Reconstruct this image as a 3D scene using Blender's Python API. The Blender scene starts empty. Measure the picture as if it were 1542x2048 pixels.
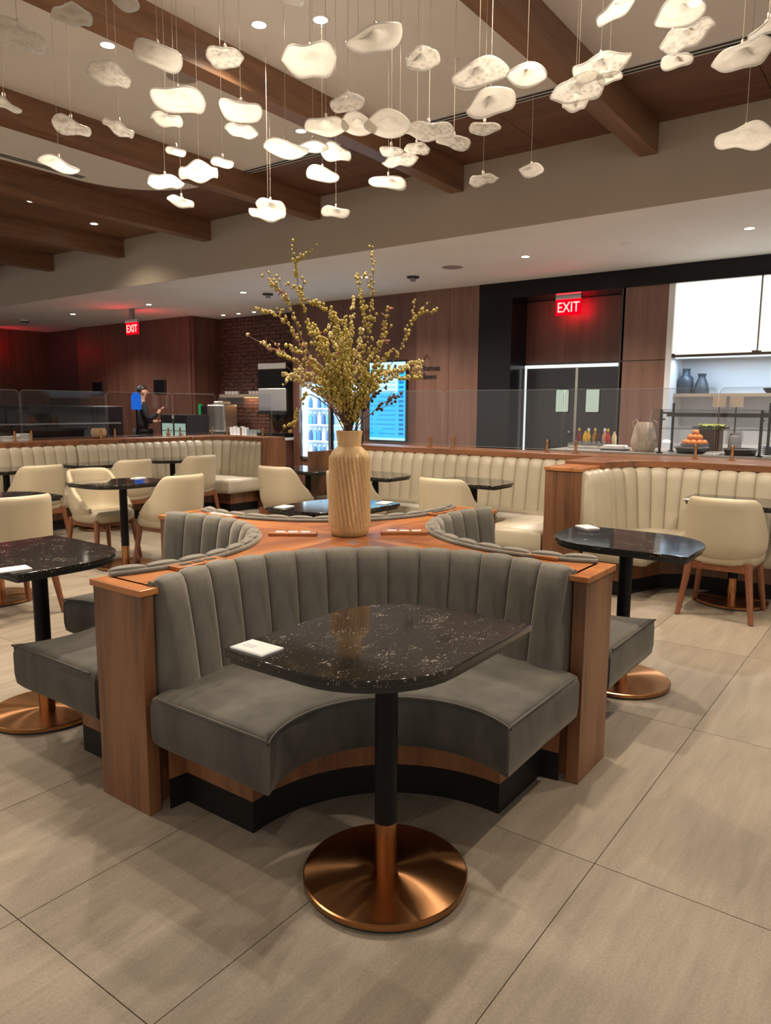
import bpy, bmesh, math, random
from mathutils import Vector, Matrix, noise

# ------------------------------------------------------------------ scene, camera, world, exposure
S = bpy.context.scene
COL = S.collection
PI = math.pi
# room axes: +X runs along the ceiling beams towards the serving counters, +Y runs left along the bulkhead
F_PX, YAW, PITCH, ROLL, CAM_H = 1464.23, 0.634780, 0.141659, -0.0058665, 1.42
fw = Vector((math.cos(YAW) * math.cos(PITCH), math.sin(YAW) * math.cos(PITCH), -math.sin(PITCH)))
rt = Vector((math.sin(YAW), -math.cos(YAW), 0))
dn = fw.cross(rt)
rt2 = rt * math.cos(ROLL) + dn * math.sin(ROLL)
dn2 = dn * math.cos(ROLL) - rt * math.sin(ROLL)
cam_d = bpy.data.cameras.new('camera')
cam = bpy.data.objects.new('camera', cam_d)
COL.objects.link(cam)
m = Matrix.Identity(4)
for i, ax in enumerate((rt2, -dn2, -fw)):
    for j in range(3):
        m[j][i] = ax[j]
m.translation = (0, 0, CAM_H)
cam.matrix_world = m
cam_d.sensor_fit = 'VERTICAL'
cam_d.sensor_height = 36.0
cam_d.lens = F_PX / 2048 * 36.0
cam_d.clip_start, cam_d.clip_end = 0.05, 60
cam_d.dof.use_dof = True
cam_d.dof.focus_distance = 2.5
cam_d.dof.aperture_fstop = 7.0
S.camera = cam
S.view_settings.view_transform = 'Standard'
S.view_settings.look = 'None'
S.view_settings.exposure = 0.27
S.view_settings.gamma = 1.0
S.view_settings.use_curve_mapping = False
S.cycles.caustics_reflective = False
S.cycles.caustics_refractive = False
S.cycles.sample_clamp_indirect = 6.0
W = bpy.data.worlds.new('world')
S.world = W
W.use_nodes = True
W.node_tree.nodes['Background'].inputs[0].default_value = (1.0, 0.90, 0.79, 1)
W.node_tree.nodes['Background'].inputs[1].default_value = 0.78
WARM = (1.0, 0.845, 0.66)
SPOT_W, SOFFIT_W = 260, 380

def unproj(x, y, fwd):
    """pixel of the 1542x2048 frame at a depth along the lens axis -> point in the room"""
    return Vector((0, 0, CAM_H)) + (rt2 * ((x - 771) / F_PX) + dn2 * ((y - 1024) / F_PX) + fw) * fwd

# ------------------------------------------------------------------ materials
MATS = {}
def nt(mat):
    return mat.node_tree.nodes, mat.node_tree.links
def mat(name, col, rough=0.5, metal=0.0, **k):
    if name in MATS:
        return MATS[name]
    M = bpy.data.materials.new(name)
    M.use_nodes = True
    p = M.node_tree.nodes['Principled BSDF']
    p.inputs['Base Color'].default_value = (*col, 1)
    p.inputs['Roughness'].default_value = rough
    p.inputs['Metallic'].default_value = metal
    for a, b in k.items():
        p.inputs[a.replace('_', ' ')].default_value = b
    MATS[name] = M
    return M
def coords(M, scale=(1, 1, 1), rot=(0, 0, 0), kind='Object'):
    n, l = nt(M)
    t = n.new('ShaderNodeTexCoord')
    mp = n.new('ShaderNodeMapping')
    mp.inputs['Scale'].default_value = scale
    mp.inputs['Rotation'].default_value = rot
    l.new(t.outputs[kind], mp.inputs[0])
    return mp.outputs[0]
def noise_node(M, vec, scale, detail=4, rough=0.55, dist=0.0):
    n, l = nt(M)
    t = n.new('ShaderNodeTexNoise')
    t.inputs['Scale'].default_value = scale
    t.inputs['Detail'].default_value = detail
    t.inputs['Roughness'].default_value = rough
    t.inputs['Distortion'].default_value = dist
    l.new(vec, t.inputs['Vector'])
    return t.outputs['Fac']
def ramp(M, fac, stops):
    n, l = nt(M)
    r = n.new('ShaderNodeValToRGB')
    e = r.color_ramp.elements
    while len(e) < len(stops):
        e.new(0.5)
    for q, (pos, c) in zip(e, stops):
        q.position = pos
        q.color = (*c, 1) if len(c) == 3 else c
    l.new(fac, r.inputs[0])
    return r.outputs[0]
def bump(M, fac, strength=0.2, dist=0.005):
    n, l = nt(M)
    b = n.new('ShaderNodeBump')
    b.inputs['Strength'].default_value = strength
    b.inputs['Distance'].default_value = dist
    l.new(fac, b.inputs['Height'])
    l.new(b.outputs[0], n['Principled BSDF'].inputs['Normal'])
def wood(name, dark, light, axis='Z', rotz=0.0, rough=0.38, k=1.0):
    """straight grained veneer: noise stretched along one axis, with fine pores and a few cathedral streaks"""
    M = mat(name, light, rough)
    n, l = nt(M)
    sc = {'X': (0.7, 9, 9), 'Y': (9, 0.7, 9), 'Z': (9, 9, 0.7)}[axis]
    v = coords(M, tuple(a * k for a in sc), (0, 0, rotz))
    big = noise_node(M, v, 1.0, 5, 0.6, 0.6)
    fine = noise_node(M, v, 7.0, 3, 0.6)
    mx = n.new('ShaderNodeMath'); mx.operation = 'MULTIPLY_ADD'
    l.new(fine, mx.inputs[0]); mx.inputs[1].default_value = 0.35
    l.new(big, mx.inputs[2])
    mid = tuple((a + b) / 2 for a, b in zip(dark, light))
    c = ramp(M, mx.outputs[0], [(0.45, dark), (0.62, mid), (0.82, light)])
    l.new(c, n['Principled BSDF'].inputs['Base Color'])
    bump(M, fine, 0.06, 0.002)
    return M

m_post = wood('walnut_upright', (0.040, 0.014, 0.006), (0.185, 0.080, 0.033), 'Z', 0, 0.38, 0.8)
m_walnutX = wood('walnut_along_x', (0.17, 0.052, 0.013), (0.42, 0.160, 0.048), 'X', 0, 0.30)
m_walnutY = wood('walnut_along_y', (0.17, 0.052, 0.013), (0.42, 0.160, 0.048), 'Y', 0, 0.30)
m_veneerD1 = wood('walnut_diagonal', (0.13, 0.042, 0.017), (0.31, 0.112, 0.044), 'X', PI / 4, 0.28)
m_veneerD2 = wood('walnut_cross_diagonal', (0.13, 0.042, 0.017), (0.31, 0.112, 0.044), 'X', -PI / 4, 0.28)
m_beam = wood('oak_beam', (0.12, 0.058, 0.030), (0.25, 0.125, 0.064), 'X', 0, 0.42)
m_beamY = wood('oak_panel', (0.10, 0.046, 0.027), (0.175, 0.083, 0.047), 'Y', 0, 0.5)
m_wallwood = wood('wall_veneer', (0.075, 0.028, 0.018), (0.135, 0.058, 0.037), 'Z', 0, 0.42)
m_wallwood2 = wood('wall_veneer_light', (0.14, 0.066, 0.045), (0.21, 0.105, 0.072), 'Z', 0, 0.42)
m_legwood = wood('chair_leg_wood', (0.12, 0.038, 0.017), (0.22, 0.080, 0.036), 'Z', 0, 0.35)
m_ledge = wood('bench_ledge_walnut', (0.085, 0.030, 0.011), (0.24, 0.092, 0.033), 'Y', 0, 0.33)
m_band = wood('base_band_walnut', (0.10, 0.036, 0.014), (0.22, 0.092, 0.038), 'Z', 0, 0.4)
m_vase = wood('vase_oak', (0.46, 0.295, 0.135), (0.62, 0.425, 0.21), 'Z', 0, 0.6, 1.6)

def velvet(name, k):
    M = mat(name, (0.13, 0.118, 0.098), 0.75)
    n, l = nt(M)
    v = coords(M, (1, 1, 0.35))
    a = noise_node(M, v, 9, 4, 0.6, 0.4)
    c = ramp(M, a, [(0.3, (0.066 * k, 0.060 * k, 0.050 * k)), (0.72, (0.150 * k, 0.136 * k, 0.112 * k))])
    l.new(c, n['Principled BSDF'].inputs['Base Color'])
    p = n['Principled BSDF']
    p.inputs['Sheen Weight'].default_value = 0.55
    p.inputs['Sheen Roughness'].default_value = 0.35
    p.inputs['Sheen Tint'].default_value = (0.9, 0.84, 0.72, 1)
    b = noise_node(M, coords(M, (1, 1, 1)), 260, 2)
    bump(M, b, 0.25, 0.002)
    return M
m_velvet = velvet('grey_velvet', 1.0)
m_velvet_shaded = velvet('shaded_seat_velvet', 0.45)  # same grey velvet, darkened to paint the shade on the seats
m_velvet_shaded.node_tree.nodes['Principled BSDF'].inputs['Sheen Weight'].default_value = 0.25
def leather(name, c0, c1, rough):
    M = mat(name, c1, rough)
    n, l = nt(M)
    a = noise_node(M, coords(M), 5, 3)
    l.new(ramp(M, a, [(0.3, c0), (0.7, c1)]), n['Principled BSDF'].inputs['Base Color'])
    bump(M, noise_node(M, coords(M), 320, 2), 0.08, 0.001)
    return M
m_cream = leather('cream_leather', (0.42, 0.355, 0.245), (0.47, 0.40, 0.285), 0.42)
m_beige = leather('beige_leather', (0.35, 0.305, 0.222), (0.40, 0.35, 0.262), 0.42)
def quartz():
    """black stone with short pale flecks, thicker in places"""
    M = mat('black_quartz', (0.012, 0.011, 0.011), 0.07)
    n, l = nt(M)
    w = coords(M, (75, 190, 80), (0, 0, 0.93))
    d = noise_node(M, w, 1.0, 3, 0.65, 1.2)
    patch = noise_node(M, coords(M, (1, 1.6, 1), (0, 0, 0.93)), 9, 3, 0.6)
    mu = n.new('ShaderNodeMath'); mu.operation = 'MULTIPLY_ADD'; mu.inputs[1].default_value = 0.42
    l.new(patch, mu.inputs[0]); l.new(d, mu.inputs[2])
    col = ramp(M, mu.outputs[0], [(0.0, (0.011, 0.0105, 0.010)), (0.835, (0.013, 0.012, 0.0115)), (0.885, (0.17, 0.15, 0.125)), (0.94, (0.48, 0.43, 0.36))])
    l.new(col, n['Principled BSDF'].inputs['Base Color'])
    return M
m_quartz = quartz()
m_under = mat('table_underlayer', (0.008, 0.008, 0.008), 0.4)
m_blackmetal = mat('black_powder_coat', (0.006, 0.006, 0.0065), 0.42, Specular_IOR_Level=0.15)
def copper(name, aniso):
    M = mat(name, (0.42, 0.205, 0.090), 0.19 if aniso else 0.25, 1.0)
    n, l = nt(M)
    if aniso:
        p = n['Principled BSDF']
        p.inputs['Anisotropic'].default_value = 0.96
        t = n.new('ShaderNodeTangent'); t.direction_type = 'RADIAL'; t.axis = 'Z'
        l.new(t.outputs[0], p.inputs['Tangent'])
    return M
m_copper = copper('brushed_copper_disc', True)
m_coppertube = copper('copper_tube', False)
m_black = mat('matt_black', (0.006, 0.006, 0.006), 0.6)
m_kick = mat('black_toe_kick', (0.007, 0.006, 0.0055), 0.5, Specular_IOR_Level=0.2)
m_piping = mat('velvet_piping', (0.070, 0.064, 0.055), 0.8)
def tile():
    M = mat('stone_tile', (0.3, 0.26, 0.21), 0.55)
    n, l = nt(M)
    info = n.new('ShaderNodeObjectInfo')
    tc = n.new('ShaderNodeTexCoord')
    ad = n.new('ShaderNodeVectorMath'); ad.operation = 'MULTIPLY_ADD'
    cmb = n.new('ShaderNodeCombineXYZ')
    for i in range(3):
        l.new(info.outputs['Random'], cmb.inputs[i])
    l.new(cmb.outputs[0], ad.inputs[0]); ad.inputs[1].default_value = (37, 23, 0)
    l.new(tc.outputs['Object'], ad.inputs[2])
    mp = n.new('ShaderNodeMapping'); mp.inputs['Scale'].default_value = (0.9, 7.0, 1)
    l.new(ad.outputs[0], mp.inputs[0])
    streak = noise_node(M, mp.outputs[0], 2.6, 7, 0.66, 0.15)
    grain = noise_node(M, ad.outputs[0], 120, 4, 0.8)
    mx = n.new('ShaderNodeMath'); mx.operation = 'MULTIPLY_ADD'; mx.inputs[1].default_value = 0.55
    sm = n.new('ShaderNodeMath'); sm.operation = 'MULTIPLY'; sm.inputs[1].default_value = 0.5
    l.new(streak, sm.inputs[0])
    l.new(grain, mx.inputs[0]); l.new(sm.outputs[0], mx.inputs[2])
    c = ramp(M, mx.outputs[0], [(0.30, (0.148, 0.121, 0.091)), (0.525, (0.236, 0.196, 0.149)), (0.76, (0.345, 0.288, 0.220))])
    hsv = n.new('ShaderNodeHueSaturation')
    mr = n.new('ShaderNodeMapRange'); mr.inputs['To Min'].default_value = 0.9; mr.inputs['To Max'].default_value = 1.08
    l.new(info.outputs['Random'], mr.inputs[0]); l.new(mr.outputs[0], hsv.inputs['Value'])
    l.new(c, hsv.inputs['Color'])
    l.new(hsv.outputs[0], n['Principled BSDF'].inputs['Base Color'])
    bump(M, mx.outputs[0], 0.16, 0.004)
    return M
m_tile = tile()
m_grout = mat('grout', (0.085, 0.072, 0.058), 0.9)
def plaster(name, c, s=0.03):
    M = mat(name, c, 0.85)
    n, l = nt(M)
    a = noise_node(M, coords(M), 1.7, 3)
    l.new(ramp(M, a, [(0.3, tuple(q * (1 - s) for q in c)), (0.7, tuple(q * (1 + s) for q in c))]), n['Principled BSDF'].inputs['Base Color'])
    return M
m_ceil = plaster('ceiling_plaster', (0.80, 0.775, 0.75))
m_soffit = plaster('soffit_plaster', (0.88, 0.88, 0.88))
m_bulk = plaster('bulkhead_paint', (0.44, 0.375, 0.295))
m_dark = mat('dark_gloss_panel', (0.008, 0.007, 0.009), 0.2, Specular_IOR_Level=0.22)
m_darkwall = mat('dark_alcove_wall', (0.045, 0.036, 0.034), 0.5)
m_white = mat('white_laminate', (0.72, 0.72, 0.72), 0.45)
m_card = mat('white_card', (0.80, 0.79, 0.80), 0.35)
m_steel = mat('brushed_steel', (0.55, 0.53, 0.50), 0.32, 1.0)
m_lightwood = mat('pale_shelf_wood', (0.42, 0.33, 0.25), 0.5)
m_grey = mat('mid_grey_plastic', (0.22, 0.21, 0.21), 0.5)
m_slate = mat('slate_blue_ceramic', (0.045, 0.052, 0.068), 0.4)
m_greycer = mat('grey_counter', (0.30, 0.27, 0.24), 0.3)
m_skin = mat('skin', (0.50, 0.27, 0.19), 0.6)
m_cloth = mat('black_cloth', (0.012, 0.011, 0.013), 0.85)
m_wicker = wood('pale_wicker', (0.30, 0.22, 0.15), (0.55, 0.44, 0.33), 'Z', 0, 0.7, 3)
def emit(name, col, strength):
    if name in MATS:
        return MATS[name]
    M = bpy.data.materials.new(name)
    M.use_nodes = True
    n, l = nt(M)
    n.remove(n['Principled BSDF'])
    e = n.new('ShaderNodeEmission')
    e.inputs[0].default_value = (*col, 1); e.inputs[1].default_value = strength
    l.new(e.outputs[0], n['Material Output'].inputs[0])
    MATS[name] = M
    return M
m_lens = emit('downlight_lens', (1.0, 0.90, 0.72), 14)
m_led = emit('cool_led', (0.80, 0.92, 1.0), 1.3)
def facing(M, base, gain, power):
    """reflectance that grows towards grazing angles, the same from both sides of a sheet"""
    n, l = nt(M)
    lw = n.new('ShaderNodeLayerWeight'); lw.inputs[0].default_value = 0.5
    pw = n.new('ShaderNodeMath'); pw.operation = 'POWER'; pw.inputs[1].default_value = power
    ma = n.new('ShaderNodeMath'); ma.operation = 'MULTIPLY_ADD'; ma.inputs[1].default_value = gain; ma.inputs[2].default_value = base
    l.new(lw.outputs['Facing'], pw.inputs[0]); l.new(pw.outputs[0], ma.inputs[0])
    return ma
def glass(name, tint, gloss):
    """thin clear sheet: tinted see-through with a Fresnel reflection"""
    M = bpy.data.materials.new(name)
    M.use_nodes = True
    n, l = nt(M)
    n.remove(n['Principled BSDF'])
    t = n.new('ShaderNodeBsdfTransparent'); t.inputs[0].default_value = (*tint, 1)
    g = n.new('ShaderNodeBsdfGlossy'); g.inputs['Roughness'].default_value = 0.02
    mu = facing(M, 0.05 * gloss, 0.75 * gloss, 4.0)
    mx = n.new('ShaderNodeMixShader')
    l.new(mu.outputs[0], mx.inputs[0]); l.new(t.outputs[0], mx.inputs[1]); l.new(g.outputs[0], mx.inputs[2])
    l.new(mx.outputs[0], n['Material Output'].inputs[0])
    MATS[name] = M
    return M
m_glass = glass('clear_partition', (0.80, 0.81, 0.82), 1.0)
m_glassedge = mat('glass_edge', (0.28, 0.31, 0.31), 0.2)
def artglass(name, clear):
    """blown glass petal: milky body that lets light through, with a wet gloss"""
    M = bpy.data.materials.new(name)
    M.use_nodes = True
    n, l = nt(M)
    n.remove(n['Principled BSDF'])
    d = n.new('ShaderNodeBsdfDiffuse'); d.inputs[0].default_value = (0.92, 0.89, 0.83, 1)
    t = n.new('ShaderNodeBsdfTranslucent'); t.inputs[0].default_value = (0.56, 0.54, 0.50, 1)
    m1 = n.new('ShaderNodeMixShader'); m1.inputs[0].default_value = 0.5
    l.new(d.outputs[0], m1.inputs[1]); l.new(t.outputs[0], m1.inputs[2])
    last = m1
    tp = n.new('ShaderNodeBsdfTransparent'); tp.inputs[0].default_value = (0.96, 0.96, 0.94, 1)
    m2 = n.new('ShaderNodeMixShader')
    vec = coords(M, (14, 14, 14))
    vo = n.new('ShaderNodeTexVoronoi'); vo.inputs['Scale'].default_value = 3.0
    l.new(vec, vo.inputs['Vector'])
    r = ramp(M, vo.outputs['Distance'], [(0.1, (clear * 1.5,) * 3), (0.6, (clear * 0.6,) * 3)])
    l.new(r, m2.inputs[0])
    l.new(last.outputs[0], m2.inputs[1]); l.new(tp.outputs[0], m2.inputs[2])
    g = n.new('ShaderNodeBsdfGlossy'); g.inputs['Roughness'].default_value = 0.08
    fr = facing(M, 0.05, 0.45, 3.0)
    m3 = n.new('ShaderNodeMixShader')
    l.new(fr.outputs[0], m3.inputs[0]); l.new(m2.outputs[0], m3.inputs[1]); l.new(g.outputs[0], m3.inputs[2])
    b = n.new('ShaderNodeBump'); b.inputs['Strength'].default_value = 0.5 if clear > 0.2 else 0.15; b.inputs['Distance'].default_value = 0.004
    l.new(vo.outputs['Distance'], b.inputs['Height'])
    for q in (d, t, g):
        l.new(b.outputs[0], q.inputs['Normal'])
    l.new(m3.outputs[0], n['Material Output'].inputs[0])
    MATS[name] = M
    return M
m_milky = artglass('milky_blown_glass', 0.06)
m_seedy = artglass('seedy_clear_glass', 0.34)

# ------------------------------------------------------------------ geometry helpers
def text_mesh(body, size, material, **k):
    c = bpy.data.curves.new('lettering', 'FONT'); c.body = body; c.size = size
    for a, b in k.items(): setattr(c, a, b)
    o = bpy.data.objects.new('lettering', c); COL.objects.link(o)
    bpy.context.view_layer.update()
    me = bpy.data.meshes.new_from_object(o.evaluated_get(bpy.context.evaluated_depsgraph_get()))
    bpy.data.objects.remove(o); bpy.data.curves.remove(c)
    me.materials.clear(); me.materials.append(material)
    return me
class B:
    """collects geometry, links it as ONE mesh object"""
    def __init__(s):
        s.v, s.f = [], []
    def add(s, vs, fs, M=None):
        o = len(s.v)
        s.v += [tuple(M @ Vector(p)) for p in vs] if M else [tuple(p) for p in vs]
        s.f += [tuple(i + o for i in f) for f in fs]
        return s
    def box(s, x0, x1, y0, y1, z0, z1, M=None):
        vs = [(x, y, z) for z in (z0, z1) for y in (y0, y1) for x in (x0, x1)]
        return s.add(vs, [(0, 2, 3, 1), (4, 5, 7, 6), (0, 1, 5, 4), (2, 6, 7, 3), (0, 4, 6, 2), (1, 3, 7, 5)], M)
    def prism(s, poly, z0, z1, M=None):
        n = len(poly)
        vs = [(*p, z0) for p in poly] + [(*p, z1) for p in poly]
        return s.add(vs, [tuple(range(n))[::-1], tuple(range(n, 2 * n))] + [(i, (i + 1) % n, n + (i + 1) % n, n + i) for i in range(n)], M)
    def lathe(s, prof, n=32, c=(0, 0, 0), cap=True):
        vs, fs = [], []
        for r, z in prof:
            for k in range(n):
                a = 2 * PI * k / n
                vs.append((c[0] + r * math.cos(a), c[1] + r * math.sin(a), c[2] + z))
        for j in range(len(prof) - 1):
            for k in range(n):
                k2 = (k + 1) % n
                fs.append((j * n + k, j * n + k2, (j + 1) * n + k2, (j + 1) * n + k))
        if cap:
            fs.append(tuple(range(n))[::-1]); fs.append(tuple(range((len(prof) - 1) * n, len(prof) * n)))
        return s.add(vs, fs)
    def tube(s, pts, r, n=6, closed=False, cap=True):
        pts = [Vector(p) for p in pts]
        N = len(pts)
        rs = r if isinstance(r, (list, tuple)) else [r] * N
        vs, fs = [], []
        for i, p in enumerate(pts):
            a = pts[(i - 1) % N] if (closed or i > 0) else p
            b = pts[(i + 1) % N] if (closed or i < N - 1) else p
            t = (b - a).normalized()
            u = t.orthogonal() if abs(t.z) > 0.95 else Vector((0, 0, 1)).cross(t)
            u.normalize(); w = t.cross(u)
            for k in range(n):
                q = 2 * PI * k / n
                vs.append(tuple(p + (u * math.cos(q) + w * math.sin(q)) * rs[i]))
        for i in range(N if closed else N - 1):
            j = (i + 1) % N
            for k in range(n):
                k2 = (k + 1) % n
                fs.append((i * n + k, i * n + k2, j * n + k2, j * n + k))
        if cap and not closed:
            fs.append(tuple(range(n))[::-1]); fs.append(tuple(range((N - 1) * n, N * n)))
        return s.add(vs, fs)
    def mesh(s, name, material, smooth=None):
        me = bpy.data.meshes.new(name)
        me.from_pydata(s.v, [], s.f)
        bm = bmesh.new(); bm.from_mesh(me)
        bmesh.ops.recalc_face_normals(bm, faces=bm.faces)
        bm.to_mesh(me); bm.free()
        if smooth is not None:
            me.polygons.foreach_set('use_smooth', [True] * len(me.polygons))
            me.set_sharp_from_angle(angle=math.radians(smooth))
        me.materials.append(material)
        return me
    def obj(s, name, material, parent=None, smooth=None, bevel=0.0, loc=None, rz=0.0):
        return put(name, s.mesh(name, material, smooth), parent, bevel, loc, rz)
def put(name, me, parent=None, bevel=0.0, loc=None, rz=0.0):
    o = bpy.data.objects.new(name, me)
    COL.objects.link(o)
    if parent:
        o.parent = parent
    if loc:
        o.location = loc
    o.rotation_euler = (0, 0, rz)
    if bevel:
        b = o.modifiers.new('bevel', 'BEVEL'); b.width = bevel; b.segments = 2; b.limit_method = 'ANGLE'
    return o
def tag(o, label, cat, group=None, kind=None):
    o['label'] = label; o['category'] = cat
    if group: o['group'] = group
    if kind: o['kind'] = kind
    return o
def thing(name, label, cat, loc=(0, 0, 0), rz=0.0, group=None):
    o = bpy.data.objects.new(name, None)
    COL.objects.link(o)
    o.location = loc; o.rotation_euler = (0, 0, rz); o.empty_display_size = 0.1
    return tag(o, label, cat, group)
def struct(o):
    o['kind'] = 'structure'
    return o
def box(name, material, parent, *d, bevel=0.0):
    return B().box(*d).obj(name, material, parent, bevel=bevel)
def arc(cx, cy, r, a0, a1, n):
    return [(cx + r * math.cos(math.radians(a0 + (a1 - a0) * i / n)), cy + r * math.sin(math.radians(a0 + (a1 - a0) * i / n))) for i in range(n + 1)]
def offset(poly, d):
    """move a CCW outline inwards by d"""
    n, out = len(poly), []
    for i in range(n):
        a, p, b = Vector(poly[i - 1]), Vector(poly[i]), Vector(poly[(i + 1) % n])
        e1, e2 = (p - a).normalized(), (b - p).normalized()
        n1, n2 = Vector((-e1.y, e1.x)), Vector((-e2.y, e2.x))
        k = n1 + n2
        k = k / max(0.35, k.dot(k) / 2) if k.length > 1e-6 else n1
        out.append(tuple(p + k * d))
    return out
def area(poly):
    return sum(poly[i - 1][0] * poly[i][1] - poly[i][0] * poly[i - 1][1] for i in range(len(poly))) / 2
def cushion(poly, zb, zt, crown=0.008):
    """an upholstered slab with rounded rims over an outline"""
    if area(poly) < 0:
        poly = poly[::-1]
    rings = [(0.02, zb), (0.004, zb + 0.02), (0.0, zb + 0.06), (0.0, zt - 0.045), (0.008, zt - 0.016), (0.030, zt)]
    b = B(); n = len(poly); vs = []
    for d, z in rings:
        vs += [(*p, z) for p in offset(poly, d)]
    fs = [tuple(range(n))[::-1], tuple(range((len(rings) - 1) * n, len(rings) * n))]
    for j in range(len(rings) - 1):
        fs += [(j * n + i, j * n + (i + 1) % n, (j + 1) * n + (i + 1) % n, (j + 1) * n + i) for i in range(n)]
    return b.add(vs, fs)
def nd_up(nz):
    return -max(0.0, nz)
def channel(prof, width=None, R=None, dang=None, bulge=0.022):
    """one padded vertical channel of a backrest; viewer on the -y side (straight) or at the arc centre"""
    ss = [-1, -0.95, -0.82, -0.6, -0.3, 0, 0.3, 0.6, 0.82, 0.95, 1]
    nrm = []
    for i in range(len(prof)):
        a, c = prof[max(0, i - 1)], prof[min(len(prof) - 1, i + 1)]
        t = Vector((c[0] - a[0], c[1] - a[1])).normalized()
        nrm.append((-t.y, t.x))
    vs, fs, m_ = [], [], len(ss)
    for (d, z), (nd, nz) in zip(prof, nrm):
        for s in ss:
            k = bulge * (1 - abs(s) ** 2.4) ** 0.6 * (1 - 0.45 * max(0, -nd_up(nz)))
            dd, zz = d + nd * k, z + nz * k
            if R is None:
                vs.append((s * width / 2, dd, zz))
            else:
                a = s * dang / 2
                vs.append(((R + dd) * math.sin(a), (R + dd) * math.cos(a), zz))
    for j in range(len(prof) - 1):
        fs += [(j * m_ + i, j * m_ + i + 1, (j + 1) * m_ + i + 1, (j + 1) * m_ + i) for i in range(m_ - 1)]
    L = len(prof)
    db, zb = prof[-1][0], prof[0][1]
    o0 = len(vs)
    for s in (-1, 1):
        if R is None: vs.append((s * width / 2, db, zb))
        else: vs.append(((R + db) * math.sin(s * dang / 2), (R + db) * math.cos(s * dang / 2), zb))
    fs.append(tuple(j * m_ for j in range(L)) + (o0,)); fs.append((tuple(j * m_ + m_ - 1 for j in range(L)) + (o0 + 1,))[::-1])
    fs.append(((L - 1) * m_, (L - 1) * m_ + m_ - 1, o0 + 1, o0))
    return B().add(vs, fs)
def leafpoly(ha, hb, R, n=10):
    """rectangle with two opposite corners swept round and two left crisp"""
    e = 0.012
    p = []
    for sx, sy, r, a in ((1, 1, R, 0), (-1, 1, e, 90), (-1, -1, R, 180), (1, -1, e, 270)):
        p += arc(sx * (ha - r), sy * (hb - r), r, a, a + 90, n if r == R else 2)
    return p

# ------------------------------------------------------------------ floor: each tile its own piece
XJ, YJ, TX, TY = 0.895, 0.727, 1.2155, 0.5985
floor = struct(B().box(-4, 22, -6, 20, -0.06, -0.004).obj('floor', m_grout))
tile_me = B().box(-TX / 2 + 0.0015, TX / 2 - 0.0015, -TY / 2 + 0.0015, TY / 2 - 0.0015, -0.03, 0).mesh('tile', m_tile)
far = B()
for i in range(-4, 11):
    for j in range(-9, 20):
        cx, cy = XJ + (i + 0.5) * TX, YJ + (j + 0.5) * TY
        v = Vector((cx, cy, 0))
        f_ = v.x * fw.x + v.y * fw.y
        r_ = v.dot(rt)
        if -0.6 < cx < 7.0 and cy < 9 and f_ > 0.4 and abs(r_) < f_ * 0.60 + 0.8:
            put('floor_tile', tile_me, floor, loc=(cx, cy, 0))
        else:
            far.box(cx - TX / 2 + 0.0015, cx + TX / 2 - 0.0015, cy - TY / 2 + 0.0015, cy + TY / 2 - 0.0015, -0.03, 0)
ft = far.obj('outer_floor_tiles', m_tile, floor); ft['kind'] = 'stuff'

# ------------------------------------------------------------------ ceiling, beams, bulkhead, soffit
ZC, ZB, ZS, XB, XW = 3.825, 3.575, 3.15, 6.69, 9.45
SLX = 5.60
rim = [(-4, -6), (SLX, -6)] + arc(SLX - 0.95, 7.56 - 0.95, 0.95, 0, 90, 14) + [(-4, 7.56)]
ceil = struct(B().prism(rim, ZC - 0.015, ZC + 0.10).obj('ceiling', m_ceil))
panels = struct(B().box(-4, XB + 0.1, -6, 18, ZC + 0.03, ZC + 0.10).obj('ceiling_panel_backing', m_black))
panels['kind'] = 'structure'
BW, BY0, BSP = 0.155, 2.065, 1.908
beam_y = [BY0 + BSP * k for k in range(-3, 8)]
for k, y0 in enumerate(beam_y):
    ya, yb = y0 + BW, y0 + BSP
    segs = [(ya + (yb - ya) * q / 2, ya + (yb - ya) * (q + 1) / 2) for q in range(2)]
    for (a, c) in segs:
        if a < 7.6:
            box('ceiling_wood_panel', m_beamY, panels, 4.4 if a > 5.5 else SLX - 0.04, XB, a + 0.003, c - 0.003, ZC, ZC + 0.03)
        if a > 5.7:
            for x0 in (-1.6, 0.4, 2.4) if a > 7 else (-1.6, 0.4, 2.4):
                if a > 6.9:
                    box('ceiling_wood_panel', m_beam, panels, x0, x0 + 1.994, a + 0.003, c - 0.003, ZC, ZC + 0.03)
            if a >= 7.6:
                box('ceiling_wood_panel', m_beam, panels, 4.4, XB, a + 0.003, c - 0.003, ZC, ZC + 0.03)
beam_words = {2.065: 'nearest to the right corner', 3.973: 'lit by the blue reflection', 5.881: 'over the rounded plaster edge',
              7.789: 'third from the far left', 9.697: 'second from the far left', 11.605: 'farthest left'}
for y0 in beam_y:
    key = min(beam_words, key=lambda q: abs(q - y0))
    lab = 'brown wooden ceiling beam ' + beam_words[key] if abs(key - y0) < 0.1 else 'brown wooden ceiling beam outside the view'
    o = B().box(-4, XB, y0, y0 + BW, ZB, ZC + 0.04).obj('ceiling_beam', m_beam, bevel=0.004)
    tag(o, lab, 'beam', 'ceiling beams')
bulk = struct(B().box(XB, XB + 0.014, -6, 20, ZS, ZC + 0.10).obj('wall_bulkhead', m_bulk))
soff = struct(B().box(XB + 0.014, 12.2, -6, 22, ZS, ZS + 0.1).obj('ceiling_soffit', m_soffit))
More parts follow.
